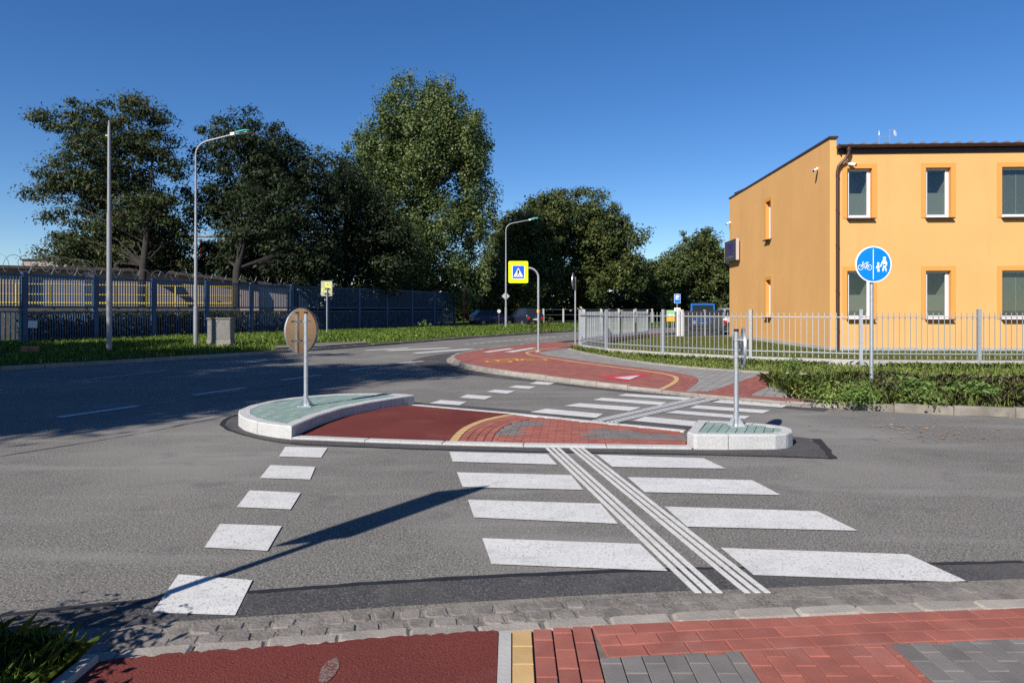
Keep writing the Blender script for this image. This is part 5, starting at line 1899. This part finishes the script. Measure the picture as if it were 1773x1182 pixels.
for t in (.045, .955):
    MB().box((p[0] + (q[0] - p[0]) * t, p[1] + (q[1] - p[1]) * t, .92), (.09, .07, 1.36), ang).build('stile', TEALF, tg)
tp = MB().box((0, 0, .91), (.05, .03, 1.18)).mesh('picket', TEALF)
for k in range(17):
    t = .09 + .82 * k / 16
    inst('picket', tp, tg, (p[0] + (q[0] - p[0]) * t, p[1] + (q[1] - p[1]) * t, 0), ang)

wr = thing('razor_wire', 'loops of razor wire on V brackets along the top of the blue fence', 'razor wire')
ww = []
for i, (p, q) in enumerate(zip(FB[:5], FB[1:6])):
    L = math.hypot(q[0] - p[0], q[1] - p[1])
    big = i < 3
    n = int(L / (.5 if big else .6)) * 14
    r_ = .34 if big else .2
    tx, ty = (q[0] - p[0]) / L, (q[1] - p[1]) / L
    for k in range(n + 1):
        t = k / n
        a_ = 2 * PI * k / 14
        ww.append((p[0] + (q[0] - p[0]) * t - ty * r_ * math.cos(a_) + tx * .1 * math.sin(a_ * .31), p[1] + (q[1] - p[1]) * t + tx * r_ * math.cos(a_), (3.5 if big else 3.32) + r_ * math.sin(a_) + .04 * math.sin(a_ * .13)))
MB().tube(ww, .011, 4).build('wire_coil', WIRE, wr)
for i, (p, q) in enumerate(zip(FB[:9], FB[1:10])):
    for t in (.05, .35, .68):
        x, y = p[0] + (q[0] - p[0]) * t, p[1] + (q[1] - p[1]) * t
        ang = math.atan2(q[1] - p[1], q[0] - p[0])
        ca, sa = math.cos(ang) * .22, math.sin(ang) * .22
        MB().tube([(x - ca, y - sa, 3.48), (x, y, 3.05), (x + ca, y + sa, 3.48)], .02, 5).build('bracket', WIRE, wr)
x, y = FB[2][0] + (FB[3][0] - FB[2][0]) * .1, FB[2][1] + (FB[3][1] - FB[2][1]) * .1
o = MB().box((0, 0, 0), (.42, .012, .30)).build('paper_notice', mat('notice_sheet', (0.6, 0.66, 0.75), .6))
o.location = (x + .06, y - .04, 1.0)
o.rotation_euler = (0, R(4), math.atan2(FB[3][1] - FB[2][1], FB[3][0] - FB[2][0]))
tag(o, 'small pale blank notice sheet fixed to the lower tier of the blue fence', 'notice')

# ------------------------------------------------------------------ hall, ramp, railing behind the fence
hall = thing('low_hall', 'long low beige hall with a dark sloping roof edge behind the blue fence', 'building')
hA, hB, hC = Vector((-38, 28.5, 0)), Vector((-20.3, 38.2, 0)), Vector((-13.7, 41.6, 0))
hb_ = Vector((-5, 10.5, 0))
mb = MB()
v_ = []
for P, zt in ((hA, 3.7), (hB, 3.7), (hC, 2.95)):
    v_ += [P + Vector((0, 0, -.1)), P + Vector((0, 0, zt)), P + hb_ + Vector((0, 0, zt)), P + hb_ + Vector((0, 0, -.1))]
mb.add(v_, [(0, 4, 5, 1), (4, 8, 9, 5), (8, 11, 10, 9), (0, 1, 2, 3), (7, 3, 2, 6), (11, 7, 6, 10)])
mb.build('wall', HALL, hall)
mb = MB()
up_ = Vector((0, 0, .16))
o_ = Vector((.15, -.3, 0))
v_ = []
for P, zt in ((hA, 3.7), (hB, 3.7), (hC + Vector((.3, .15, 0)), 2.93)):
    b_ = P + Vector((0, 0, zt + .002))
    v_ += [b_ + o_, b_ + hb_ - o_, b_ + hb_ - o_ + up_, b_ + o_ + up_]
mb.add(v_, [(0, 3, 7, 4), (4, 7, 11, 8), (3, 2, 6, 7), (7, 6, 10, 11), (1, 5, 6, 2), (5, 9, 10, 6), (0, 4, 5, 1), (4, 8, 9, 5), (8, 11, 10, 9), (0, 1, 2, 3)])
mb.build('roof', HALL_ROOF, hall)
for t in (.12, .27, .42, .57, .72, .86):
    P = hA.lerp(hB, t)
    MB().box(P + Vector((.11, -.22, 2.7)), (.4, .06, 1.9), math.atan2(9.7, 17.7)).build('pilaster', mat('dark_post', (0.03, 0.032, 0.05), .7) if t == .12 else bpy.data.materials['dark_post'], hall)
cb2 = thing('roof_block', 'small beige block building rising behind the low hall at the left', 'building', (xat(113, 56), 56, 0))
MB().box((0, 0, 2.75), (4.2, 4, 5.5)).build('wall', HALL, cb2)
MB().box((0, 0, 5.56), (4.4, 4.2, .12)).build('roof', HALL_ROOF, cb2)
ry = thing('yellow_railing', 'yellow tube railing along the loading ramp in front of the beige hall', 'railing')
rA, rB = Vector((-33, 29.0, 0)), Vector((-15.5, 37.8, 0))
for z in (1.92, 2.36, 2.86):
    MB().tube([rA + Vector((0, 0, z)), rB + Vector((0, 0, z))], .034 if z > 2.1 else .07, 8).build('rail', RAILY, ry)
for k in range(15):
    P = rA.lerp(rB, k / 14)
    MB().tube([P + Vector((0, 0, 1.75)), P + Vector((0, 0, 2.86))], .05, 8).build('post', RAILY, ry)
rm = MB()
d_ = (rB - rA).normalized()
rm.box((rA + rB) / 2 + Vector((-.25, .6, .78)), ((rB - rA).length + .6, 1.2, 1.8), math.atan2(d_.y, d_.x))
tag(rm.build('loading_ramp', mat('ramp_concrete', (.07, .065, .06), .9, noise=.3)), 'low concrete loading ramp under the yellow railing', 'ramp')
pr_ = thing('pipe_rack', 'rusty red pipe supports carrying a pale pipe behind the low hall', 'pipe rack')
for px_ in (262, 298, 348, 381, 434, 461):
    x = xat(px_, 62)
    MB().tube([(x, 62, 0), (x, 62, 8.0)], .13 if px_ > 300 else .2, 8).build('support', RUST, pr_)
MB().tube([(xat(180, 62), 62, 8.25), (xat(560, 62), 62, 8.25)], .13, 8).build('pipe', CABIN, pr_)
rp = thing('red_post', 'thin red steel post standing at the far right end of the blue fence', 'post', (xat(803, 56.5), 56.5, .2))
MB().tube([(0, 0, -.05), (0, 0, 3.1)], .06, 8).build('shaft', mat('red_post_paint', (.28, .03, .03), .6), rp)
MB().disc((0, 0, 3.1), (0, 0, 1), .09, .05, 10).build('cap', RUST, rp)
wf = thing('wire_fence', 'low wire fence on pale concrete posts under the far trees', 'fence')
for k in range(8):
    x, y = 1.0 + k * 2.0, 64.0 + k * 1.3
    MB().box((x, y, .85), (.16, .16, 1.7)).build('post', CONC, wf)
for z in (.5, 1.1, 1.6):
    MB().tube([(1.0, 64.0, z), (15.0, 73.1, z)], .025, 5).build('wire', WIRE, wf)


# ------------------------------------------------------------------ vehicles
def vehicle(name, label, cat, loc, rz, st, paint, wheel_x, wr_, hw, group=None, glass_from=(2, -3), rear_glass=True):
    """body lofted over stations (x, z_bottom, z_belt, z_roof, half_belt, half_roof); +x is the front"""
    root = thing(name, label, cat, loc, rz, group)
    v_, f_ = [], []
    for x, zb, zl, zr, w, wr2 in st:
        v_ += [(x, -w * .96, zb), (x, -w, (zb + zl) / 2), (x, -w * .985, zl), (x, -wr2, zr), (x, wr2, zr), (x, w * .985, zl), (x, w, (zb + zl) / 2), (x, w * .96, zb)]
    for i in range(len(st) - 1):
        for k in range(8):
            a_, b_ = i * 8 + k, i * 8 + (k + 1) % 8
            f_.append((a_, b_, b_ + 8, a_ + 8))
    f_ += [tuple(range(7, -1, -1)), tuple(range((len(st) - 1) * 8, len(st) * 8))]
    MB().add(v_, f_).build('body', paint, root, smooth=True)
    for sgn in (-1, 1):
        for i in range(len(st) - 1):
            A, B = st[i], st[i + 1]
            if min(A[3] - A[2], B[3] - B[2]) < .12:
                continue
            q_ = []
            for S, t in ((A, .06), (B, .94)):
                x = A[0] + (B[0] - A[0]) * t
                zl, zr = A[2] + (B[2] - A[2]) * t, A[3] + (B[3] - A[3]) * t
                w, w2 = A[4] * .985 + (B[4] - A[4]) * .985 * t, A[5] + (B[5] - A[5]) * t
                for h in (.08, .88):
                    q_.append((x, sgn * (w + (w2 - w) * h + .008), zl + (zr - zl) * h))
            MB().add(q_, [(0, 2, 3, 1) if sgn < 0 else (1, 3, 2, 0)]).build('side_window', CARGLASS, root)
    for i in range(len(st) - 1):
        A, B = st[i], st[i + 1]
        ha, hb2 = A[3] - A[2], B[3] - B[2]
        if (ha < .12) != (hb2 < .12):
            q_ = []
            for S, t in ((A, .08), (B, .92)):
                x = A[0] + (B[0] - A[0]) * t
                zr, w2 = A[3] + (B[3] - A[3]) * t + .012, (A[5] + (B[5] - A[5]) * t) * .9
                q_ += [(x, -w2, zr), (x, w2, zr)]
            MB().add(q_, [(0, 1, 3, 2)]).build('windscreen', CARGLASS, root)
    for x in wheel_x:
        for sgn in (-1, 1):
            w_ = MB().tube([(x, sgn * (hw - .2), wr_), (x, sgn * (hw + .01), wr_)], wr_, 20).build('wheel', TYRE, root, smooth=True)
            MB().tube([(x, sgn * (hw + .005), wr_), (x, sgn * (hw + .018), wr_)], wr_ * .62, 16).build('rim', RIM, w_)
    xf, xr_ = st[-1][0], st[0][0]
    zf, zr_ = st[-1][1] * .35 + st[-1][2] * .65, st[0][1] * .3 + st[0][2] * .7
    for sgn in (-1, 1):
        MB().box((xf - .02, sgn * st[-1][4] * .74, zf), (.07, .3, .16)).build('headlight', LAMPW, root)
        MB().box((xr_ + .02, sgn * st[0][4] * .84, zr_), (.08, .2, .22)).build('tail_light', LAMPR, root)
    MB().box((xf + .01, 0, st[-1][1] + .16), (.03, .5, .11)).build('number_plate', WHITE_SIGN, root)
    MB().box((xr_ - .01, 0, zr_ - .1), (.03, .5, .11)).build('number_plate', WHITE_SIGN, root)
    return root


HATCH = [(-2.0, .35, .8, .85, .78, .72), (-1.92, .25, .92, .98, .84, .74), (-1.45, .22, .92, 1.40, .87, .60), (-.6, .22, .92, 1.47, .88, .62), (.2, .22, .92, 1.43, .88, .62), (.95, .22, .90, .96, .87, .74), (1.75, .24, .78, .82, .84, .70), (2.0, .32, .66, .68, .74, .62)]
ESTATE = [(-2.2, .38, .92, .97, .80, .72), (-2.12, .26, 1.0, 1.06, .87, .76), (-1.85, .24, 1.0, 1.58, .9, .66), (-.6, .24, 1.0, 1.64, .91, .68), (.3, .24, 1.0, 1.58, .91, .66), (1.05, .24, .98, 1.03, .9, .76), (1.95, .26, .88, .92, .86, .72), (2.2, .34, .72, .74, .76, .64)]
VAN = [(-2.5, .4, 1.0, 1.9, .92, .84), (-2.45, .28, 1.05, 1.98, .95, .86), (-.5, .26, 1.05, 2.02, .96, .86), (.9, .26, 1.05, 1.95, .96, .84), (1.75, .26, 1.05, 1.10, .95, .82), (2.35, .28, .92, .96, .9, .76), (2.5, .36, .78, .8, .82, .7)]
vehicle('parked_car', 'dark navy hatchback parked under the trees to the left of the second lamp post', 'car', (xat(853, 62), 62, .1), R(25), HATCH, CAR_NAVY, (-1.25, 1.3), .31, .86)
vehicle('parked_car', 'dark tall estate car parked under the trees right of the second lamp post', 'car', (xat(908, 62), 62, .1), R(115), ESTATE, CAR_DARK, (-1.35, 1.35), .33, .88)
vehicle('parked_car', 'silver car with red tail lamp half hidden behind the orange building', 'car', (14.05, 44.2, .058), R(84), ESTATE, CAR_SILVER, (-1.35, 1.35), .33, .88)
vehicle('parked_van', 'bright blue van parked behind the dark gate facing the camera', 'van', (xat(1226, 50), 51.5, .058), R(-104), VAN, CAR_BLUE, (-1.5, 1.6), .34, .93)

# ------------------------------------------------------------------ trees
def E(px0, px1, py0, py1, y, depth=None):
    """ellipsoid lobe that covers a patch of the view at distance y, relative to nothing yet"""
    x0, x1, z1, z0 = xat(px0, y), xat(px1, y), zup(py0, y), zup(py1, y)
    return ((x0 + x1) / 2, y, (z0 + z1) / 2, (x1 - x0) / 2, depth or (x1 - x0) / 2, (z1 - z0) / 2)


def rel(lobes, base):
    return [(a - base[0], b - base[1], c - base[2], d, e_, f) for a, b, c, d, e_, f in lobes]


B_ = (-19.95, 36.7, .2)
tree('locust_tree', 'feathery locust tree with layered branches behind the bare pole at the left', B_,
     rel([E(80, 250, 395, 492, 40, 2.6), E(150, 345, 420, 500, 40.5, 2.6), E(180, 330, 330, 470, 40, 2.8), E(125, 300, 165, 300, 41, 3.6), E(70, 200, 185, 250, 41.5, 2.2), E(60, 250, 270, 400, 41, 3.6), E(100, 320, 230, 370, 41.5, 3.4), E(85, 230, 370, 475, 40.5, 2.8), E(180, 330, 330, 455, 41, 3), E(150, 320, 400, 490, 41, 2.8)], B_),
     0.21, 11.0, 620, 130, .82, .5, .21, LOCUST, .38, .3, .35, nlimb=46, edge=.4, lean=(-1.6, 4.2), upright=3.6)
B_ = (-15.95, 39.3, .2)
tree('locust_tree', 'large dark locust tree behind the teal-headed lamp post', B_,
     rel([E(340, 480, 400, 500, 43, 2.4), E(420, 560, 410, 510, 43, 2.6), E(400, 540, 300, 450, 42.5, 2.8), E(345, 510, 190, 330, 44.5, 3.6), E(330, 460, 300, 420, 44.5, 3.5), E(420, 560, 230, 400, 45.5, 3.8), E(500, 600, 250, 380, 45.5, 2.6), E(380, 590, 370, 500, 44.5, 3.4), E(335, 420, 410, 470, 44, 2.2)], B_),
     0.24, 12.0, 700, 135, .85, .6, .22, LOCUST2, .4, .3, .3, nlimb=40, edge=.4, lean=(-.6, 5.0), upright=3.6)
B_ = (xat(600, 49), 49.0, .2)
tree('dark_tree', 'dense black-green tree between the locust and the poplar', B_,
     rel([E(540, 680, 275, 420, 49, 3.6), E(500, 640, 380, 510, 49, 3.4), E(600, 720, 360, 515, 50, 3)], B_),
     .25, 9.5, 330, 120, 1.0, .7, .25, LOCUST2, .45, .3, .2, nlimb=20)
B_ = (xat(732, 60), 60.0, .2)
tree('poplar_tree', 'tall yellow-green poplar, the highest tree in the middle of the photo', B_,
     rel([E(658, 740, 128, 260, 60, 3), E(728, 795, 130, 260, 60, 2.8), E(635, 790, 190, 380, 60, 4.6), E(760, 850, 165, 330, 60, 3), E(592, 690, 205, 400, 60, 3), E(770, 862, 290, 430, 60.5, 3), E(612, 715, 200, 340, 60, 3), E(785, 850, 215, 330, 60, 3), E(685, 800, 150, 330, 59.5, 3.4), E(620, 850, 330, 520, 60, 5), E(640, 740, 420, 545, 58.5, 3), E(760, 850, 430, 530, 59, 2.6)], B_),
     .38, 20.0, 1150, 135, .82, 1.25, .205, POPLAR, .75, .1, 0.15, nlimb=80, edge=.42)
B_ = (xat(930, 74), 74.0, .1)
tree('linden_tree', 'broad dark green linden whose pale trunk shows beside the crossing sign pole', B_,
     rel([E(868, 985, 345, 480, 74, 4.5), E(900, 1000, 330, 420, 75, 4), E(870, 990, 430, 545, 73, 4.5)], B_),
     .32, 10.0, 420, 105, .95, .7, .28, LINDEN, .7, .5, .15, nlimb=22)
B_ = (xat(1015, 79), 79.0, .1)
tree('linden_tree', 'widest round-topped linden, right of the crossing sign', B_,
     rel([E(925, 1080, 327, 470, 79, 6), E(1000, 1122, 360, 480, 79, 5), E(940, 1100, 420, 545, 79, 6), E(1050, 1118, 430, 520, 78, 3)], B_),
     .38, 11.0, 600, 105, 1.0, .7, .29, LINDEN, .7, .5, .15, nlimb=22)
B_ = (xat(1125, 90), 90.0, .1)
tree('linden_tree', 'lower linden in the gap between the two big far crowns', B_, rel([E(1080, 1170, 450, 556, 90, 4), E(1120, 1180, 440, 520, 91, 3)], B_),
     .25, 6.0, 220, 100, 1.0, .7, .33, LINDEN, .7, .5, .15, nlimb=14)
B_ = (xat(1208, 97), 97.0, .1)
tree('linden_tree', 'far linden partly hidden behind the back of the orange building', B_,
     rel([E(1160, 1260, 395, 500, 97, 5), E(1130, 1215, 430, 545, 97, 4.5), E(1190, 1290, 430, 550, 97, 5)], B_),
     .35, 9.0, 420, 100, 1.05, .7, .33, LINDEN, .7, .5, .15, nlimb=18)
B_ = (38, 108, .1)
tree('linden_tree', 'distant linden hidden behind the orange building', B_, [(0, 0, 7, 6, 6, 5)], .3, 8.0, 120, 90, 1.5, .7, .45, LINDEN, .7, nlimb=10)
B_ = (xat(845, 67), 67.0, .15)
tree('scrub_tree', 'yellowing scrubby tree behind the parked cars at the end of the blue fence', B_,
     rel([E(815, 880, 470, 560, 67, 2.4), E(830, 900, 430, 540, 68, 2.6), E(880, 935, 480, 552, 67, 2)], B_), .14, 5.5, 130, 110, .8, .8, .24, SCRUB, .7, .4, nlimb=12)
B_ = (xat(840, 78), 78.0, .15)
tree('linden_tree', 'dark linden in the gap between the poplar and the second lamp post', B_,
     rel([E(845, 915, 375, 480, 78, 4), E(820, 900, 440, 550, 78, 4)], B_), .28, 9.0, 280, 100, 1.0, .7, .3, LINDEN, .7, .5, nlimb=14)
for px_, h_, lb in ((620, 3.2, 'dark shrub behind the middle of the blue fence'), (690, 4.2, 'light green shrub behind the far part of the blue fence'), (490, 2.8, 'dark shrub behind the blue fence below the big locust')):
    yb_ = 47 if px_ < 600 else 58
    B_ = (xat(px_, yb_) - (1 if px_ < 600 else 0), yb_, .2)
    tree('shrub', lb, B_, [(0, 0, h_ * .55, 2.4, 1.6, h_ * .45)], .07, h_ * .7, 60, 90, .7, .8, .24, SCRUB if px_ == 690 else LOCUST2, .6, .4, nlimb=8, cat='shrub')
# creeper and weeds growing through the lower tier of the blue fence
ivy = []
for i in range(1, 8):
    p, q = FB[i + 1], FB[i + 2] if i + 2 < len(FB) else FB[-1]
    k = 3200 if i < 4 else 2200
    t = rng.uniform(0, 1, k)
    ivy.append(np.column_stack([p[0] + (q[0] - p[0]) * t - .25 + rng.normal(0, .1, k), p[1] + (q[1] - p[1]) * t + .22 + rng.normal(0, .1, k), .2 + 1.35 * rng.beta(1.3, 1.5, k)]))
ivy = np.vstack(ivy)
tag(link(bpy.data.objects.new('undergrowth', np_mesh('undergrowth', leaf_quads(ivy, .17, .7, .3), 4, rng.uniform(0, 1, len(ivy)), SCRUB))), kind='stuff')
# far wood that closes the horizon
n = 30000
xw = rng.uniform(-82, 120, n)
top_ = 8.0 + 2.2 * np.sin(xw * .17) + 1.5 * np.sin(xw * .41 + 1)
top_ = np.where(xw < -18, top_ + 3.0, top_)
top_ = np.where(xw < -71, 3.0, top_)
n2 = 9000
x2 = rng.uniform(-12, 34, n2)
c2 = np.column_stack([x2, 86 + rng.normal(0, 1.5, n2) + .3 * x2, (2.6 + 1.2 * np.sin(x2 * .6)) * rng.beta(1.4, 1.1, n2)])  # dark leaf band added to stand for the black shade under the lindens
tag(link(bpy.data.objects.new('undergrowth', np_mesh('undergrowth', leaf_quads(c2, .6, .75, .4), 4, rng.uniform(0, 1, n2), LOCUST2))), kind='stuff')
n3 = 12000
t3 = rng.uniform(0, 1, n3)
i3 = np.minimum((t3 * 7).astype(int), 6)
P3 = np.array(FB[6:14])
f3 = (t3 * 7 - i3)[:, None]
q3 = P3[i3] * (1 - f3) + P3[i3 + 1] * f3
c3 = np.column_stack([q3[:, 0] - 2.2 + rng.normal(0, .6, n3), q3[:, 1] + 2.4 + rng.normal(0, .6, n3), .2 + (2.3 + np.sin(t3 * 30) * .9) * rng.beta(1.3, 1.1, n3)])  # dark leaves added behind the fence in place of the shade below the trees
tag(link(bpy.data.objects.new('undergrowth', np_mesh('undergrowth', leaf_quads(c3, .3, .7, .3), 4, rng.uniform(0, 1, n3), LOCUST2))), kind='stuff')
cw = np.column_stack([xw, 112 + rng.normal(0, 2.2, n) + 4 * np.sin(xw * .1), top_ * rng.beta(1.6, 1.1, n)])
tag(link(bpy.data.objects.new('far_wood', np_mesh('far_wood', leaf_quads(cw, .95, .75, .4), 4, rng.uniform(0, 1, n), LINDEN))), kind='stuff')
ns = 14
weed('weed_plant', 'yellow-green weed clump in the far verge behind the crossing sign pole', (*G2(938, 576, .15), .15), 300, 1.0, .9, .16, SCRUB)
weed('weed_plant', 'tall pale weed standing alone in the verge before the far end of the blue fence', (*G2(736, 575, .15), .2), 200, .35, 1.0, .12, WEED)

# trees along the verge to the left of the view; their shade falls across the main road
def side_tree(label, loc, r, h, seed):
    tree('verge_tree', label, loc, [(0, 0, h * .62, r, r, h * .36), (r * .4, .5, h * .5, r * .7, r * .7, h * .25), (-r * .4, -.4, h * .75, r * .6, r * .6, h * .22)],
         .26, h * .85, 420, 130, .95, .6, .30, LOCUST, .4, .6, .2, nlimb=22, group='verge trees left of the view')


side_tree('verge tree beside the road to the left of the camera, nearest of its row', (-16.0, 0.2, .1), 3.6, 17.5, 1)
side_tree('verge tree beside the road to the left, second of its row', (-20.2, 5.6, .15), 4.4, 17.0, 2)
side_tree('verge tree beside the road to the left, third of its row', (-25.0, 10.8, .15), 4.4, 15.5, 3)
side_tree('verge tree beside the road to the left, last of its row near the fence', (-29.0, 16.5, .15), 3.6, 12.0, 4)
B_ = (-2.72, 2.40, .04)
tree('shrub', 'leafy shrub in the grass left of the bike path beside the sign post', B_, [(0, 0, .48, .40, .40, .36)], .03, .7, 50, 100, .3, .8, .08, LOCUST2, .5, .4, nlimb=10, cat='shrub')
